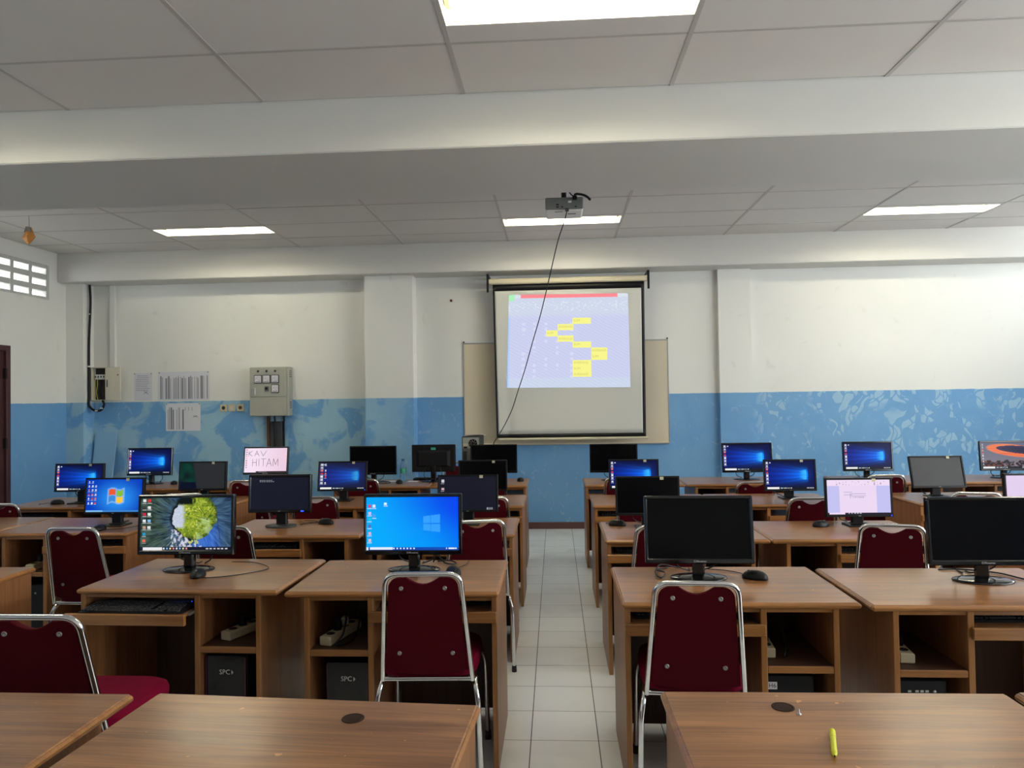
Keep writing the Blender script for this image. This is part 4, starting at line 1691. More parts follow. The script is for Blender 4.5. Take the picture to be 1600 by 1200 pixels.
for (lab_, pts) in (('loose black cable coiled behind the bright blue monitor', [(-0.60, 3.45, .004), (-0.57, 3.40, .05), (-0.535, 3.37, .02), (-0.50, 3.385, .008), (-0.485, 3.42, .006), (-0.52, 3.43, .015), (-0.58, 3.465, .004)]),
                    ('loose black cable bundle left of the nearest large black monitor stand', [(0.545, 3.325, .004), (0.46, 3.27, .03), (0.425, 3.20, .012), (0.44, 3.13, .006), (0.465, 3.19, .014), (0.44, 3.26, .01), (0.50, 3.335, .004)]),
                    ('black cable lying by the stand of the monitor at the right edge', [(1.67, 3.285, .004), (1.76, 3.285, .005), (1.88, 3.22, .005), (1.93, 3.10, .005), (2.0, 3.06, .004)]),
                    ('thin black cable dangling from the back row desk right of the aisle', [(0.98, 6.70, .004), (1.05, 6.58, .004), (1.09, 6.50, .004)]),
                    ('black cable lying across the back row desk beside the water bottle', [(-1.64, 6.83, .004), (-1.60, 6.80, .012), (-1.58, 6.74, .004), (-1.68, 6.70, .004)])):
    g = G()
    g.tube([p + Vector((0, 0, DH)) for p in curve_pts(pts, 6)], 0.0035, 'black', 6)
    tag(g.build('cable'), lab_, 'cable', 'loose cables on the desks')


def make_keyboard(lit):
    r = thing('keyboard', 'x', 'keyboard', group='keyboards on the trays')
    g = G()
    vs = [(-.22, -.07, 0), (.22, -.07, 0), (.22, .07, 0), (-.22, .07, 0), (-.22, -.07, .010), (.22, -.07, .010), (.22, .07, .022), (-.22, .07, .022)]
    g.add(vs, [(3, 2, 1, 0), (4, 5, 6, 7), (0, 1, 5, 4), (1, 2, 6, 5), (2, 3, 7, 6), (3, 0, 4, 7)], 'black')
    g.build('body', r)
    g = G()
    zz = lambda y: 0.010 + 0.012 * (y + 0.07) / 0.14
    for j in range(6):
        y = -0.060 + j * 0.0205
        x = -0.212
        while x < 0.205:
            wk = 0.0165
            if j == 0 and -0.14 < x < -0.06:
                wk = 0.10
            if not (0.075 < x < 0.085 or 0.145 < x < 0.153):
                g.box((x, y, zz(y)), (x + wk - 0.002, y + 0.0165, zz(y) + 0.008), 'keycap', 0.0015)
            x += wk + 0.0018
    k = g.build('keys', r)
    k['kind'] = 'stuff'
    if lit:
        g = G()
        g.box((0.13, 0.060, 0.022), (0.205, 0.066, 0.0235), 'led')
        o = g.build('indicator_light', r)
        o['label'] = 'glowing blue indicator strip'
    return r


KB = {True: make_keyboard(True), False: make_keyboard(False)}
kused = {True: False, False: False}
for key, lit, ly, lab_ in (('2a', True, 0.075, 'black keyboard on the pulled-out tray below the island picture monitor'),
                           ('2b', True, 0.19, 'black keyboard with blue light on the tray behind the central burgundy chair'),
                           ('2c', False, 0.16, 'black keyboard on the tray below the nearest large black monitor'),
                           ('2d', False, 0.16, 'black keyboard on the tray at the right edge, below the cut black monitor'),
                           ('3y', True, 0.16, 'black keyboard on the tray below the flag screen'),
                           ('3a', True, 0.10, 'grey-black keyboard on the tray below the boot text monitor'),
                           ('3b', False, 0.16, 'black keyboard on the third row tray just left of the aisle'),
                           ('3c', False, 0.14, 'black keyboard on the third row tray just right of the aisle'),
                           ('3d', False, 0.16, 'black keyboard on the tray below the white document monitor'),
                           ('4z', False, 0.16, 'black keyboard on the fourth row tray by the left wall'),
                           ('4a', True, 0.16, 'black keyboard on the tray below the grey-bordered blue beam monitor'),
                           ('4b', False, 0.12, 'black keyboard on the fourth row tray just left of the aisle'),
                           ('4c', False, 0.12, 'black keyboard on the fourth row tray just right of the aisle')):
    o = copy_tree(KB[lit]) if kused[lit] else KB[lit]
    kused[lit] = True
    o.location = dpt(key, 0.272, ly - (0.075 if key == '2a' else 0), 0.6505)
    o.rotation_euler = (0, 0, desks[key][0].rotation_euler.z)
    o['label'] = lab_
o = copy_tree(KB[False])
o.location = (-1.18, 7.037, DH)
o.rotation_euler = (0, 0, PI)
o['label'] = 'black keyboard lying on the desk behind the turned-away monitor'
o['group'] = 'keyboards on the desks'


# ================================================================== COMPUTER TOWERS
def tower(label, x, y, z, rz, face, h=0.415):
    r = thing('computer_tower', label, 'computer tower', (x, y, z), rz, 'computer towers')
    w2, d = 0.09, 0.40
    g = G()
    g.box((-w2, 0.012, 0.008), (w2, d, h), 'black', 0.004)
    for sx in (-1, 1):
        for yy in (0.04, d - 0.06):
            g.box((sx * 0.06 - 0.012, yy, 0.0), (sx * 0.06 + 0.012, yy + 0.025, 0.008), 'rubber')
    g.build('case', r)
    g = G()
    if face == 'rear':
        g.box((-w2 + 0.004, 0.004, 0.012), (w2 - 0.004, 0.012, h - 0.004), 'grey', 0.002)
        g.box((-w2 + 0.012, 0.001, 0.30), (w2 - 0.012, 0.004, h - 0.012), 'steel')
        g.box((-0.075, 0.0005, 0.10), (-0.040, 0.004, 0.27), 'charcoal')
        g.build('rear_panel', r)
        g = G()
        g.lathe([(0.043, 0.0), (0.043, 0.003), (0.037, 0.003), (0.036, 0.001), (0.016, 0.001), (0.015, 0.003), (0.001, 0.003)], 'dark', 24, c=(0.022, 0.0, 0.348), axis='y')
        for k in range(8):
            a = PI * k / 4
            g.tube([(0.022 + 0.014 * math.cos(a), -0.003, 0.348 + 0.014 * math.sin(a)), (0.022 + 0.038 * math.cos(a + .3), -0.003, 0.348 + 0.038 * math.sin(a + .3))], 0.0016, 'alu', 5)
        g.build('fan', r)
        g = G()
        g.lathe([(0.038, 0.0), (0.038, 0.002), (0.001, 0.002)], 'charcoal', 20, c=(0.035, 0.003, 0.20), axis='y')
        g.build('vent', r)
        g = G()
        g.box((-0.075, -0.003, 0.318), (-0.030, 0.001, 0.345), 'sticker')
        g.box((-0.07, -0.004, 0.30), (-0.036, 0.001, 0.318), 'dark')
        o = g.build('power_socket', r)
    else:
        g.box((-w2, 0.0, 0.004), (w2, 0.012, h), 'gloss' if face == 'logo' else 'black', 0.004)
        g.build('front_panel', r)
        if face == 'logo':
            for sx in (-1, 1):
                g = G()
                g.box((sx * 0.086 - 0.002, -0.002, 0.01), (sx * 0.086 + 0.002, 0.0, h - 0.01), 'magenta')
                g.build('trim_strip', r)
            g = G()
            text_geo(g, 'SPC', 0.029, 'label', lambda a, b: Vector((a - 0.004, -0.0012, h - 0.072 + b)))
            g.add([(0.026, -0.0012, h - 0.062), (0.026, -0.0012, h - 0.082), (0.035, -0.0012, h - 0.072)], [(0, 1, 2)], 'label')
            o = g.build('brand_label', r)
            o['label'] = 'pale lettering ending in an arrow'
        elif face == 'sticker':
            g = G()
            g.box((-0.086, -0.0012, h - 0.054), (-0.050, 0.0, h - 0.026), 'paper')
            text_geo(g, 'H6', 0.024, 'dark', lambda a, b: Vector((a - 0.068, -0.0016, h - 0.040 + b)))
            o = g.build('number_sticker', r)
            o['label'] = 'white paper sticker marked H6'
        elif face == 'ports':
            for k, xx in enumerate((-0.045, -0.018, 0.0, 0.018)):
                g = G()
                g.box((xx - 0.006, -0.001, h - 0.045), (xx + 0.006, 0.0, h - 0.037), 'steel')
                g.build('port', r)
            g = G()
            g.lathe([(0.006, 0.0), (0.006, 0.003), (0.001, 0.004)], 'alu', 12, c=(0.045, 0, h - 0.042), axis='y')
            g.build('power_button', r)
        else:
            g = G()
            g.lathe([(0.006, 0.0), (0.006, 0.003), (0.001, 0.004)], 'alu', 12, c=(0.04, 0, 0.36), axis='y')
            g.build('power_button', r)
    return r


def bay(key, lx, ly, z):
    p = dpt(key, lx, ly, z)
    return p.x, p.y, p.z


tower('black computer tower with pale front lettering in the desk below the island picture monitor', *bay('2a', 0.635, 0.045, 0), desks['2a'][0].rotation_euler.z, 'logo', 0.452)
tower('black computer tower with pale front lettering in the desk left of the central burgundy chair', *bay('2b', 0.645, 0.075, 0), 0, 'logo', 0.428)
tower('black computer tower with a white sticker marked H6', *bay('2c', 0.635, 0.06, 0), 0, 'sticker', 0.448)
tower('black computer tower with front ports in the desk at the right edge', *bay('2d', 0.690, 0.05, 0), 0, 'ports', 0.448)
tower('black computer tower in the desk below the white document monitor', *bay('3d', 0.63, 0.05, 0), 0.12, 'plain')
tower('dark computer tower in the desk left of the burgundy chair by the flag screen', *bay('3y', 0.655, 0.05, 0), 0, 'plain')
tower('black computer tower in the third row desk below the boot text monitor', *bay('3a', 0.66, 0.06, 0), 0, 'plain')
tower('grey-backed computer tower standing on the back row desk, its fan showing', -0.622, 7.02 - 0.345, DH, 0, 'rear').location = (-0.845, 7.10, DH)
for k, v in list(desks.items()):
    pass
g = G()
vs = []
nx = 8
for j in range(2):
    for i in range(nx + 1):
        t = i / nx
        vs.append((-0.10 + 0.21 * t, -0.085 + 0.15 * j, 0.003 + 0.018 * math.sin(t * 2.2) * (1 if j == 0 else .6) + (0.0 if t < .75 else -0.03 * (t - .75))))
k = len(vs)
vs += [(a, b, c + 0.0012) for a, b, c in vs]
fs = []
for i in range(nx):
    fs.append((i, nx + 1 + i, nx + 2 + i, i + 1))
    fs.append((k + i, k + i + 1, k + nx + 2 + i, k + nx + 1 + i))
    fs.append((i, i + 1, k + i + 1, k + i))
    fs.append((nx + 1 + i, k + nx + 1 + i, k + nx + 2 + i, nx + 2 + i))
g.add(vs, fs, 'paper')
o = g.build('paper_sheet')
o.location = (-0.815, 7.22, DH + 0.415)
tag(o, 'white paper sheet lying on top of the computer tower in the back row', 'paper')


# ================================================================== POWER STRIPS
def power_strip(label, x, y, z, rz, plugs=1, coil=True):
    r = thing('power_strip', label, 'power strip', (x, y, z), rz, 'power strips in the desks')
    g = G()
    g.box((-0.027, 0.0, 0.0), (0.027, 0.26, 0.038), 'beige', 0.004)
    g.build('body', r)
    for k in range(4):
        g = G()
        g.lathe([(0.018, 0.0), (0.018, 0.0015), (0.015, 0.0015), (0.014, 0.0005), (0.001, 0.0005)], 'charcoal', 16, c=(0, 0.045 + k * 0.056, 0.038))
        g.build('socket', r)
    for k in range(plugs):
        g = G()
        yy = 0.10 + 0.056 * k
        g.box((-0.016, yy - 0.016, 0.040), (0.016, yy + 0.016, 0.078), 'beige' if k else 'black', 0.006)
        g.build('plug', r)
    if coil:
        g = G()
        pts = [(0.0, 0.11, 0.075), (0.05, 0.09, 0.12), (0.07, 0.03, 0.05), (0.055, -0.01, 0.012), (0.085, 0.06, 0.006), (0.075, 0.14, 0.03), (0.06, 0.19, 0.09), (0.02, 0.25, 0.11)]
        g.tube(curve_pts(pts, 6), 0.004, 'black', 6)
        g.build('power_cord', r)
    return r


power_strip('beige power strip on the shelf below the island picture monitor', *bay('2a', 0.610, 0.09, 0.498), desks['2a'][0].rotation_euler.z - 0.35, 1, False)
power_strip('beige power strip with a black looped cord on the shelf left of the central chair', *bay('2b', 0.735, 0.06, 0.498), -0.25, 2, True)
power_strip('white power strip with a thick looped cord, on the shelf above the tower marked H6', *bay('2c', 0.567, 0.10, 0.498), -0.10, 2, True)
power_strip('beige power strip on the shelf of the desk at the right edge', *bay('2d', 0.725, 0.08, 0.498), -0.12, 1, False)
power_strip('small beige power strip on the shelf left of the chair by the flag screen', *bay('3y', 0.655, 0.05, 0.498), 0.0, 1, False)

# ================================================================== SMALL THINGS ON DESKS
# lime yellow pen
r = thing('pen', 'lime yellow marker pen lying on the nearest right desk', 'pen', (0.6035, 1.650, DH + 0.0068), math.atan2(1.590 - 1.712, 0.583 - 0.6235) + 0)
g = G()
g.tube([(-0.066, 0, 0), (-0.063, 0, 0), (-0.03, 0, 0)], 0.0068, 'yellow', 12)
g.build('cap', r)
g = G()
g.tube([(-0.03, 0, 0), (0.045, 0, 0)], 0.0063, 'yellow', 12)
g.tube([(0.045, 0, 0), (0.058, 0, 0)], 0.0061, 'yellow', 12, r2=0.0028)
g.build('barrel', r)
g = G()
g.tube([(0.058, 0, 0), (0.064, 0, -0.0005)], 0.0022, 'dark', 8, r2=0.0006)
g.build('tip', r)

# water bottle
r = thing('water_bottle', 'clear plastic water bottle with blue cap on the back row desk', 'bottle', (-1.493, 6.945, DH))
g = G()
g.lathe([(0.026, 0.0), (0.031, 0.004), (0.031, 0.06), (0.029, 0.066), (0.031, 0.072), (0.031, 0.13), (0.026, 0.155), (0.014, 0.185), (0.0125, 0.197)], 'clear', 20)
g.build('body', r)
g = G()
g.lathe([(0.0316, 0.075), (0.0316, 0.125)], 'bottlelabel', 20)
g.build('label_band', r)
g = G()
g.lathe([(0.0145, 0.196), (0.0150, 0.198), (0.0150, 0.213), (0.0135, 0.215), (0.001, 0.215)], 'bottlecap', 16)
g.build('cap', r)
for (x, y, rz, lb) in ((-1.585, 6.92, 0.1, 'white paper lying on the back row desk left of the bottle'),
                       (-1.385, 6.89, -0.1, 'white paper lying on the back row desk right of the bottle')):
    g = G()
    g.box((-0.05, -0.045, 0.0), (0.05, 0.045, 0.002), 'paper')
    o = g.build('paper_sheet')
    o.location = (x, y, DH)
    o.rotation_euler = (0, 0, rz)
    tag(o, lb, 'paper', 'papers beside the water bottle')

# ================================================================== FRONT WALL THINGS
# whiteboard
r = thing('whiteboard', 'old cream whiteboard on the front wall, behind the projection screen', 'whiteboard', (0.12, YW, 0.99))
g = G()
g.box((-1.188, -0.016, 0.0), (1.188, 0.0, 1.19), 'board')
g.build('panel', r)
g = G()
for a, b in (((-1.195, -0.022, 1.185), (1.195, 0.0, 1.20)), ((-1.195, -0.022, -0.01), (-1.185, 0.0, 1.185)), ((1.185, -0.022, -0.01), (1.195, 0.0, 1.185)), ((-1.185, -0.022, -0.012), (1.185, 0.0, 0.0))):
    g.box(a, b, 'alu', 0.002)
g.build('frame', r)
g = G()
g.box((-1.18, -0.055, -0.004), (1.18, -0.022, 0.012), 'board', 0.003)
g.build('pen_ledge', r)
for sx in (-1, 1):
    g = G()
    g.lathe([(0.010, 0.0), (0.010, 0.006), (0.002, 0.008)], 'charcoal', 10, c=(sx * 1.185, -0.022, 1.208), axis='y')
    g.build('hanging_bracket', r)

# projection screen on its brackets
YS = 8.2
r = thing('projection_screen', 'pull-down white projection screen with black border, showing yellow cells', 'projection screen', (0.16, YS, 0.0))
X0 = 0.16
g = G()
g.box((-0.905, -0.035, 2.836), (0.905, 0.035, 2.900), 'case', 0.012)
g.build('casing', r)
for sx in (-1, 1):
    g = G()
    g.box((sx * 0.912 - 0.012, -0.040, 2.745), (sx * 0.912 + 0.012, -0.02, 2.955), 'black', 0.003)
    g.box((sx * 0.912 - 0.012, -0.02, 2.93), (sx * 0.912 + 0.012, YW - YS, 2.955), 'black', 0.003)
    g.build('bracket', r)


def fy(x, z):        # gentle ripple of the hanging cloth
    t = (2.84 - z) / 1.78
    return 0.006 * math.sin(x * 5.0 + 0.6) * t + 0.030 * math.exp(-((x + 0.74 - 0.05 * t) / 0.05) ** 2) * t * 0.5


zt, zb = 2.842, 1.078
nxg, nzg = 90, 30
ed = lambda z: (-0.858 + 0.022 * ((zt - z) / (zt - zb)), 0.868 - 0.012 * ((zt - z) / (zt - zb)))
zt_at = lambda x: zt
vs, fs, mats_ = [], [], []
us = [0.0, 0.013] + [0.013 + (0.967) * i / nxg for i in range(1, nxg)] + [0.980, 1.0]
vz = [0.0, 0.024] + [0.024 + 0.930 * i / nzg for i in range(1, nzg)] + [0.954, 1.0]
g = G()
for v in vz:
    for u in us:
        z = zb + (zt - zb) * v
        a, b = ed(z)
        x = a + (b - a) * u
        vs.append((x, fy(x, z), z))
nu = len(us)
fw_, fb_ = [], []
for j in range(len(vz) - 1):
    for i in range(nu - 1):
        q = (j * nu + i, j * nu + i + 1, (j + 1) * nu + i + 1, (j + 1) * nu + i)
        if i == 0 or i == nu - 2 or j == 0 or j == len(vz) - 2:
            fb_.append(q)
        else:
            fw_.append(q)
g.add(vs, fw_, 'fabric', True)
g.add(vs, fb_, 'black', True)
scr = g.build('screen_cloth', r)
sol = scr.modifiers.new('thickness', 'SOLIDIFY')
sol.thickness = 0.0012
sol.offset = -1
g = G()
g.tube([(-0.815, 0.0, 1.062), (0.875, 0.0, 1.062)], 0.014, 'case', 12)
g.build('bottom_bar', r)

CELLS = [(840, 1050, 342, 410, 'SUM'), (667, 845, 410, 480, 'AVERAGE'), (535, 667, 480, 552, 'SUM'), (667, 845, 548, 620, 'AVERAGE'), (840, 1050, 613, 682, 'SUM'),
         (1045, 1228, 683, 752, 'AVERAGE'), (1045, 1228, 752, 822, 'SUM'), (840, 1050, 822, 890, 'AVERAGE'), (840, 1050, 890, 955, 'SUM'), (840, 1050, 955, 1022, 'AVERAGE')]
CUV = [((a - 98) / 1380.0, (b - 98) / 1380.0, 1 - (d - 72) / 1066.0, 1 - (c - 72) / 1066.0, t) for a, b, c, d, t in CELLS]


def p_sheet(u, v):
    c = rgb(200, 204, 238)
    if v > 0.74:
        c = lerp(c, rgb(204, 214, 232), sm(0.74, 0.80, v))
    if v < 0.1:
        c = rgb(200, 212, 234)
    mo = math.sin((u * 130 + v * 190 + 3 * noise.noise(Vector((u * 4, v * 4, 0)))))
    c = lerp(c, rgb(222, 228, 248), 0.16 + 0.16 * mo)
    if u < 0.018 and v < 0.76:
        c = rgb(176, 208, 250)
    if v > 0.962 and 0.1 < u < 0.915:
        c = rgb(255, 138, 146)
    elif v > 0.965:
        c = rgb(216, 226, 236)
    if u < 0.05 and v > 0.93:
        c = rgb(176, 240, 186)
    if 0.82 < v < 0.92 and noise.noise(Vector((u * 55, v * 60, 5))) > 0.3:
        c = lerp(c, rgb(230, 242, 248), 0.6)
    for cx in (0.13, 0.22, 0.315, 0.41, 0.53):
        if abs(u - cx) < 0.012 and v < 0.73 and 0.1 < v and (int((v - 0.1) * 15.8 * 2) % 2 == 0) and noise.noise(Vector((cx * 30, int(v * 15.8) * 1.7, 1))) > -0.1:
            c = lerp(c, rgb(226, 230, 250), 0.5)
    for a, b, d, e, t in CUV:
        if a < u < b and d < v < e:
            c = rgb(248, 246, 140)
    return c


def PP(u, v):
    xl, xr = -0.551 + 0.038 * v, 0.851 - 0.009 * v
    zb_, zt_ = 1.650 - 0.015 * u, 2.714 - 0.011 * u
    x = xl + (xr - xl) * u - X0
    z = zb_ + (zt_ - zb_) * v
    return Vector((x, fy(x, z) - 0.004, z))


me = picture_mesh('glowing_projection', p_sheet, 138, 106, PP, M['projected'])  # projector's light put into the cloth picture as emission
po = bpy.data.objects.new('glowing_projection', me)
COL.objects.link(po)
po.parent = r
M['celltext'] = emit('grey projection lettering painted as glow', rgb(206, 196, 110), 1.0 * EMK)  # lettering of the projection, its light also given as emission
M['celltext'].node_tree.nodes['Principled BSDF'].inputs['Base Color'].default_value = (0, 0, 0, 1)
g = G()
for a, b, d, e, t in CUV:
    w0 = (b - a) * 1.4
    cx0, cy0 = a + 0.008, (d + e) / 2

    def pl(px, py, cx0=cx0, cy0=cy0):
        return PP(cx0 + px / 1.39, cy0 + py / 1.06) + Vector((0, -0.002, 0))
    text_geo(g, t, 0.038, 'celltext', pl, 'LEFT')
g.build('glowing_projection_text', po)

# electrical cabinet
r = thing('electrical_cabinet', 'grey steel electrical cabinet with dial meters on the front wall', 'electrical cabinet', (-3.375, YW, 1.365))
DX, DYd, DZh = 0.225, 0.15, 0.58
g = G()
g.box((-DX, -DYd + 0.02, 0.0), (DX + 0.012, 0.0, DZh), 'steel', 0.005)
for k in range(4):
    for z in (0.09, 0.46):
        g.box((DX + 0.006, -0.10, z + k * 0.022), (DX + 0.0145, -0.04, z + k * 0.022 + 0.008), 'charcoal')
g.build('cabinet_body', r)
g = G()
g.box((-DX, -DYd, 0.228), (DX - 0.012, -DYd + 0.0195, DZh - 0.004), 'steel', 0.004)
dr = g.build('door', r)
g = G()
g.box((-0.19, -DYd - 0.014, 0.25), (-0.155, -DYd, 0.335), 'alu', 0.004)
g.build('handle', dr)
g = G()
g.box((-DX, -DYd, 0.004), (DX - 0.012, -DYd + 0.0195, 0.223), 'steel', 0.004)
g.build('lower_panel', r)
for k in range(3):
    g = G()
    g.lathe([(0.013, 0.0), (0.013, 0.006), (0.009, 0.014), (0.001, 0.016)], 'charcoal', 14, c=(-0.122 + k * 0.103, -DYd, 0.53), axis='y')
    g.build('indicator_lamp', r)
for (x, z) in ((-0.122, 0.437), (-0.019, 0.437), (0.084, 0.437), (0.084, 0.323)):
    g = G()
    g.box((x - 0.047, -DYd - 0.010, z - 0.049), (x + 0.047, -DYd, z + 0.049), 'charcoal', 0.003)
    g.build('meter_frame', r)
    mf = r.children[-1]
    g = G()
    g.box((x - 0.039, -DYd - 0.0115, z - 0.041), (x + 0.039, -DYd - 0.0101, z + 0.041), 'paper')
    g.box((x - 0.03, -DYd - 0.0125, z - 0.034), (x + 0.03, -DYd - 0.0116, z - 0.027), 'ink')
    a = [(x - 0.028 * math.cos(t), -DYd - 0.0122, z - 0.01 + 0.03 * math.sin(t)) for t in [PI * k / 8 for k in range(9)]]
    g.tube(a, 0.0010, 'ink', 5)
    g.tube([(x + 0.026, -DYd - 0.0125, z - 0.024), (x - 0.018, -DYd - 0.0125, z + 0.012)], 0.0011, 'dark', 5)
    g.build('dial', mf)
g = G()
g.box((-0.046, -DYd - 0.006, 0.292), (0.008, -DYd, 0.352), 'grey', 0.003)
g.lathe([(0.016, 0.0), (0.016, 0.012), (0.001, 0.013)], 'dark', 16, c=(-0.019, -DYd - 0.006, 0.326), axis='y')
g.build('selector_switch', r)
# pipes under it
g = G()
g.box((-3.395, YW - 0.055, 0.0), (-3.255, YW - 0.004, 1.30), 'duct', 0.004)
tag(g.build('cable_duct'), 'wide dark grey cable duct below the electrical cabinet', 'cable duct')
g = G()
g.tube([(-3.425, YW - 0.03, 0.0), (-3.425, YW - 0.03, 1.362)], 0.019, 'rust', 12)
tag(g.build('conduit_pipe'), 'rusty brown pipe left of the dark duct below the electrical cabinet', 'pipe')
for k, (x, lb) in enumerate(((-3.335, 'black cable down the middle of the dark duct below the cabinet'), (-3.240, 'black cable right of the dark duct below the cabinet'))):
    g = G()
    yy = YW - 0.068 if k == 0 else YW - 0.02
    g.tube(curve_pts([(x, yy, 1.362), (x + 0.004, yy, 1.30), (x, yy, 1.24), (x, yy, 0.6), (x, yy, 0.0)], 5), 0.011, 'black', 8)
    tag(g.build('cable'), lb, 'cable', 'cables below the electrical cabinet')

# open breaker box
r = thing('breaker_box', 'small cream breaker box with its door open at the left of the front wall', 'breaker box', (-5.494, YW - 0.0005, 1.58))
g = G()
wx, dd, hh, t = 0.092, 0.09, 0.40, 0.008
g.box((-wx, -0.006, 0), (wx, 0, hh), 'charcoal')
g.box((-wx, -dd, 0), (-wx + t, -0.006, hh), 'cream', 0.002)
g.box((wx - t, -dd, 0), (wx, -0.006, hh), 'cream', 0.002)
g.box((-wx + t, -dd, 0), (wx - t, -0.006, t), 'cream', 0.002)
g.box((-wx + t, -dd, hh - t), (wx - t, -0.006, hh), 'cream', 0.002)
g.build('box', r)
g = G()
g.box((wx + 0.001, -dd - 0.008, 0.0), (wx + 0.190, -dd, hh), 'cream', 0.003)
g.box((wx + 0.02, -dd - 0.014, 0.16), (wx + 0.030, -dd - 0.008, 0.25), 'dark', 0.002)
g.box((wx + 0.15, -dd - 0.010, 0.30), (wx + 0.166, -dd - 0.008, 0.312), 'dark')
g.build('door', r)
for k in range(4):
    g = G()
    g.box((-0.066 + k * 0.034, -0.06, 0.255), (-0.036 + k * 0.034, -0.006, 0.315), 'white', 0.003)
    g.box((-0.056 + k * 0.034, -0.068, 0.278), (-0.046 + k * 0.034, -0.06, 0.296), 'dark')
    g.build('breaker', r)
for k, (x, mm) in enumerate(((-0.05, 'yellow'), (-0.03, 'duct'), (0.0, 'black'), (0.03, 'rust'))):
    g = G()
    g.tube(curve_pts([(x, -0.03, 0.25), (x + 0.01, -0.045, 0.18), (x - 0.006, -0.04, 0.10), (x + 0.004, -0.03, 0.012)], 4), 0.004, mm, 6)
    g.build('wire', r)
# black flexible cable from the ceiling beam into the box
g = G()
pts = [(-5.578, YW - 0.055, 2.974), (-5.565, YW - 0.06, 2.75), (-5.606 + 0.022, YW - 0.06, 2.3), (-5.602, YW - 0.06, 1.9), (-5.604, YW - 0.06, 1.62), (-5.585, YW - 0.06, 1.52), (-5.52, YW - 0.06, 1.462),
       (-5.44, YW - 0.06, 1.465), (-5.40, YW - 0.06, 1.53), (-5.425, YW - 0.05, 1.579)]
pts = [(max(p[0], -5.586), p[1], p[2]) for p in pts]
r = thing('flexible_conduit', 'thick black cable down the left of the front wall, looping below the breaker box', 'cable', (0, -0.065, 0))
g.tube(curve_pts(pts, 6), 0.014, 'black', 10)
g.build('conduit', r)
for (x, z) in ((-5.578, 2.62), (-5.586, 1.99), (-5.49, 1.458), (-5.425, 1.487)):
    g = G()
    g.box((x - 0.017, YW - 0.078, z - 0.008), (x + 0.017, YW - 0.042, z + 0.008), 'white', 0.003)
    g.build('clip', r)
g = G()
g.box((-5.378, YW - 0.045, 1.982), (-5.313, YW, 2.974), 'white', 0.003)
tag(g.build('cable_trunking'), 'white vertical cable trunking above the breaker box', 'cable trunking')


# notices
def notice(label, x0, x1, z0, z1, cols, seed, kind):
    r = thing('paper_notice', label, 'notice', ((x0 + x1) / 2, YW - 0.0012, (z0 + z1) / 2), 0, 'notices on the front wall')
    w2, h2 = (x1 - x0) / 2, (z1 - z0) / 2
    g = G()
    g.box((-w2, -0.0015, -h2), (w2, 0.0, h2), 'paper')
    g.build('sheet', r)
    rnd = random.Random(seed)
    g = G()
    yy = -0.0022
    if kind == 'letter':
        for k in range(9):
            z = h2 * (0.8 - 0.13 * k)
            a = w2 * (0.65 if k < 2 else 0.8)
            b = w2 * rnd.uniform(0.5, 0.8)
            g.box((-a, yy, z - 0.004), (b, yy + 0.0005, z + 0.004), 'inkl')
        g.tube([(w2 * .1, yy - .001, -h2 * .30), (w2 * .6, yy - .001, -h2 * .52)], 0.003, 'ink', 5)
        g.tube([(w2 * .1, yy - .001, -h2 * .50), (w2 * .5, yy - .001, -h2 * .32)], 0.003, 'ink', 5)
    else:
        x = -w2 * 0.9
        while x < w2 * cols:
            bw = rnd.uniform(0.008, 0.026)
            if rnd.random() < 0.8:
                g.box((x, yy, -h2 * 0.9), (x + bw * 0.7, yy + 0.0005, h2 * rnd.choice((0.55, 0.62, 0.7))), rnd.choice(('inkl', 'inkl', 'ink')))
            x += bw
        if cols < 0.6:
            g.tube([(w2 * .6, yy - .001, h2 * .08), (w2 * .85, yy - .001, -h2 * .02)], 0.003, 'ink', 5)
            g.tube([(w2 * .6, yy - .001, -h2 * .02), (w2 * .8, yy - .001, h2 * .1)], 0.003, 'ink', 5)
            for k in range(3):
                g.box((w2 * (0.1 + .2 * k), yy, h2 * 0.45), (w2 * (0.14 + .2 * k), yy + 0.0005, h2 * 0.72), 'inkl')
    g.build('printing', r)
    for sx in (-1, 1):
        g = G()
        g.lathe([(0.006, 0.0), (0.006, 0.003), (0.001, 0.005)], 'charcoal', 8, c=(sx * w2 * 0.94, -0.0015, h2 * 0.94), axis='y')
        g.build('pin', r)


notice('single white letter with a signature, pinned right of the breaker box', -5.10, -4.877, 1.568, 1.905, 0, 3, 'letter')
notice('wide white timetable notice pinned above the blue paint edge', -4.803, -4.16, 1.567, 1.915, 0.92, 5, 'table')
notice('white timetable notice pinned on the blue part of the wall', -4.705, -4.275, 1.199, 1.532, 0.05, 9, 'table')

# switch and sockets
for k, (x, lb) in enumerate(((-3.985, 'leftmost cream socket plate left of the electrical cabinet'), (-3.885, 'cream light switch plate between the two socket plates'), (-3.778, 'rightmost cream socket plate, nearest the electrical cabinet'))):
    r = thing('light_switch' if k == 1 else 'wall_socket', lb, 'light switch' if k == 1 else 'socket', (x, YW, 1.468))
    g = G()
    g.box((-0.042, -0.012, -0.042), (0.042, 0, 0.042), 'beige', 0.004)
    g.build('plate', r)
    g = G()
    if k == 1:
        g.box((-0.020, -0.017, -0.024), (0.020, -0.012, 0.024), 'cream', 0.003)
        g.build('rocker', r)
    else:
        g.lathe([(0.022, 0.0), (0.022, 0.001), (0.018, 0.0012), (0.001, 0.0012)], 'charcoal' if k == 0 else 'rust', 16, c=(0, -0.012, 0), axis='y')
        g.build('socket_well', r)

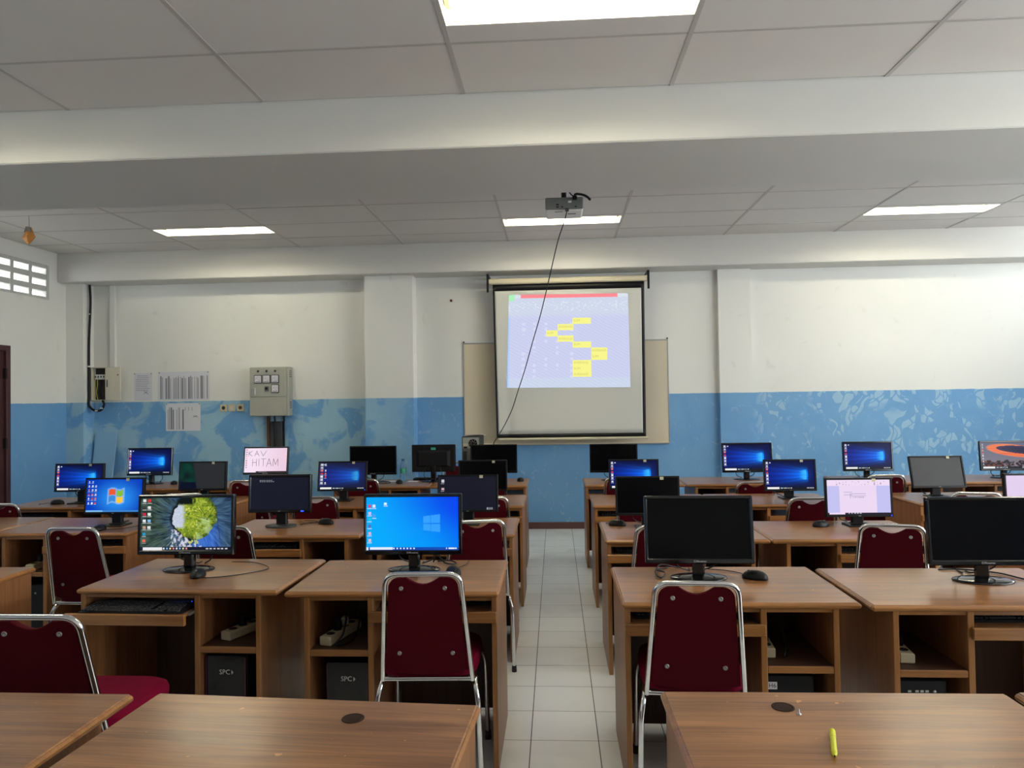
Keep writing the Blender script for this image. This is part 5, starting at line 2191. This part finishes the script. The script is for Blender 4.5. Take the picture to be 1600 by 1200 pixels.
# stub standing in for a small hole in the wall near the screen
g = G()
g.lathe([(0.016, 0.0), (0.016, 0.012), (0.010, 0.016), (0.001, 0.018)], 'rust', 14, axis='y')
o = g.build('hole_stub')
o.location = (-1.212, YW, 2.697)
tag(o, 'small brown stub standing in for a hole in the white wall left of the projection screen', 'wall hole')

# leaning pale blue board
g = G()
poly = [(-0.150, 0.0), (0.105, 0.0)]
for k in range(5):
    a = PI / 2 * k / 4
    poly.append((0.150 - 0.03 + 0.03 * math.cos(a), 1.20 - 0.03 + 0.03 * math.sin(a)))
for k in range(5):
    a = PI / 2 + PI / 2 * k / 4
    poly.append((-0.110 + 0.03 + 0.03 * math.cos(a), 1.20 - 0.03 + 0.03 * math.sin(a)))
g.prism(poly, -0.012, 0.012, 'blueboard')
o = g.build('leaning_board')
o.location = (-5.455, YW - 0.17, 0.004)
o.rotation_euler = (math.radians(-7.2), 0, 0)
tag(o, 'pale blue board leaning on the front wall left of the back row', 'board')

# ================================================================== PROJECTOR
r = thing('projector', 'white ceiling projector with a grey rear panel, hanging under the beam', 'projector', (0.093, 5.50, 2.975))
g = G()
g.box((-0.145, 0.014, -0.012), (0.145, 0.27, 0.088), 'white', 0.012)
g.build('body', r)
g = G()
g.box((-0.145, 0.0, -0.002), (0.145, 0.0145, 0.090), 'grey', 0.006)
rp = g.build('rear_panel', r)
for (x, z, w2, h2) in ((-0.052, 0.034, 0.010, 0.006), (-0.052, 0.016, 0.010, 0.005), (-0.016, 0.016, 0.009, 0.004), (0.087, 0.016, 0.008, 0.004)):
    g = G()
    g.box((x - w2, -0.001, z - h2), (x + w2, 0.001, z + h2), 'dark')
    g.build('port', rp)
g = G()
g.box((0.03, -0.001, 0.046), (0.056, 0.001, 0.062), 'paper')
g.build('sticker', rp)
for (a, b, mm) in (((-0.075, 0.03, -0.0135), (-0.01, 0.045, -0.012), 'grey'), ((0.028, 0.10, -0.0135), (0.09, 0.118, -0.012), 'charcoal')):
    g = G()
    g.box(a, b, mm)
    g.build('bottom_vent', r)
g = G()
g.lathe([(0.042, 0.0), (0.042, 0.012), (0.034, 0.014), (0.032, 0.004), (0.001, 0.006)], 'charcoal', 20, c=(0.06, 0.27, 0.04), axis='y')
for v in list(range(len(g.v))):
    p = g.v[v]
    g.v[v] = Vector((p.x, 0.54 - p.y, p.z))
g.build('lens', r)
g = G()
g.tube([(0.0, 0.12, 0.10), (0.0, 0.12, ZC - 2.975)], 0.02, 'black', 12)
g.box((-0.05, 0.07, 0.086), (0.05, 0.17, 0.102), 'black', 0.004)
for sx in (-1, 1):
    g.box((sx * 0.07 - 0.012, 0.05, 0.088), (sx * 0.07 + 0.012, 0.19, 0.100), 'black', 0.003)
g.box((-0.06, 0.06, ZC - 2.975 - 0.012), (0.06, 0.18, ZC - 2.975), 'black', 0.003)
g.build('ceiling_mount', r)
g = G()
g.box((0.062, -0.035, 0.064), (0.098, 0.001, 0.090), 'black', 0.004)
g.tube(curve_pts([(0.08, -0.02, 0.085), (0.09, -0.02, 0.105), (0.14, -0.01, 0.102), (0.175, -0.01, 0.085), (0.20, 0.0, 0.062)], 5), 0.010, 'black', 8)
g.tube(curve_pts([(0.08, -0.02, 0.085), (0.05, 0.02, 0.12), (0.02, 0.08, 0.20), (0.0, 0.11, 0.30)], 5), 0.005, 'black', 8)
g.build('power_cable', r)

# video cable from the projector down to the back row desk
pix = [(886, 329), (882, 345), (873, 372), (866, 400), (857, 440), (845, 490), (832, 535), (820, 578), (809, 612), (800, 640), (788, 665), (778, 682), (771, 694)]
pts = []
for i, (px, py) in enumerate(pix):
    yy = 5.485 + (7.0 - 5.485) * (i / (len(pix) - 1)) ** 1.0
    d = _f * 1122.45 + _r * (px - 800) + _u * (600 - py)
    t = yy / d.y
    pts.append(Vector((d.x * t, yy, d.z * t + 1.52367)))
e = pts[-1]
pts += [Vector((e.x - 0.02, e.y + 0.05, e.z - 0.12)), Vector((e.x - 0.02, e.y + 0.03, DH - 0.02 + 0.3)), Vector((e.x - 0.01, e.y, DH + 0.06)), Vector((e.x - 0.0, e.y + 0.04, DH + 0.006))]
r = thing('video_cable', 'thin black cable hanging from the projector across the projection screen', 'cable')
g = G()
g.tube(curve_pts(pts, 4), 0.0042, 'black', 6)
g.build('cord', r)
g = G()
g.box((pts[0].x - 0.014, pts[0].y - 0.02, pts[0].z - 0.006), (pts[0].x + 0.014, pts[0].y + 0.013, pts[0].z + 0.016), 'duct', 0.003)
o = g.build('plug', r)
o['label'] = 'dark blue plug in the projector'

# hanging card under the ceiling at the left
r = thing('hanging_ornament', 'small orange kite-shaped card hanging from the ceiling at upper left', 'hanging card', (-4.90, 6.42, 3.095))
g = G()
vs = [(0.0, 0, -0.055), (0.062, 0, 0.012), (0.022, 0, 0.105), (-0.012, 0, 0.11), (-0.065, 0, 0.0)]
k = [(x, 0.010, z) for x, _, z in vs]
g.prism([(x, z) for x, _, z in vs], -0.006, 0.006, 'orange')
g.add([(0.0, -0.026, 0.01)] + [(x * 0.96, -0.007, z * 0.96) for x, _, z in vs], [(0, i + 1, (i + 1) % 5 + 1) for i in range(5)], 'orange')
g.build('card', r)
g = G()
g.prism([(0.022, 0.105), (-0.012, 0.11), (-0.03, 0.06), (0.0, 0.075), (0.036, 0.05)], -0.024, -0.002, 'hang')
g.build('grey_flap', r)
g = G()
g.tube([(0.004, 0, 0.105), (0.0, 0, ZC - 3.095 - 0.001)], 0.0016, 'charcoal', 5)
g.build('string', r)
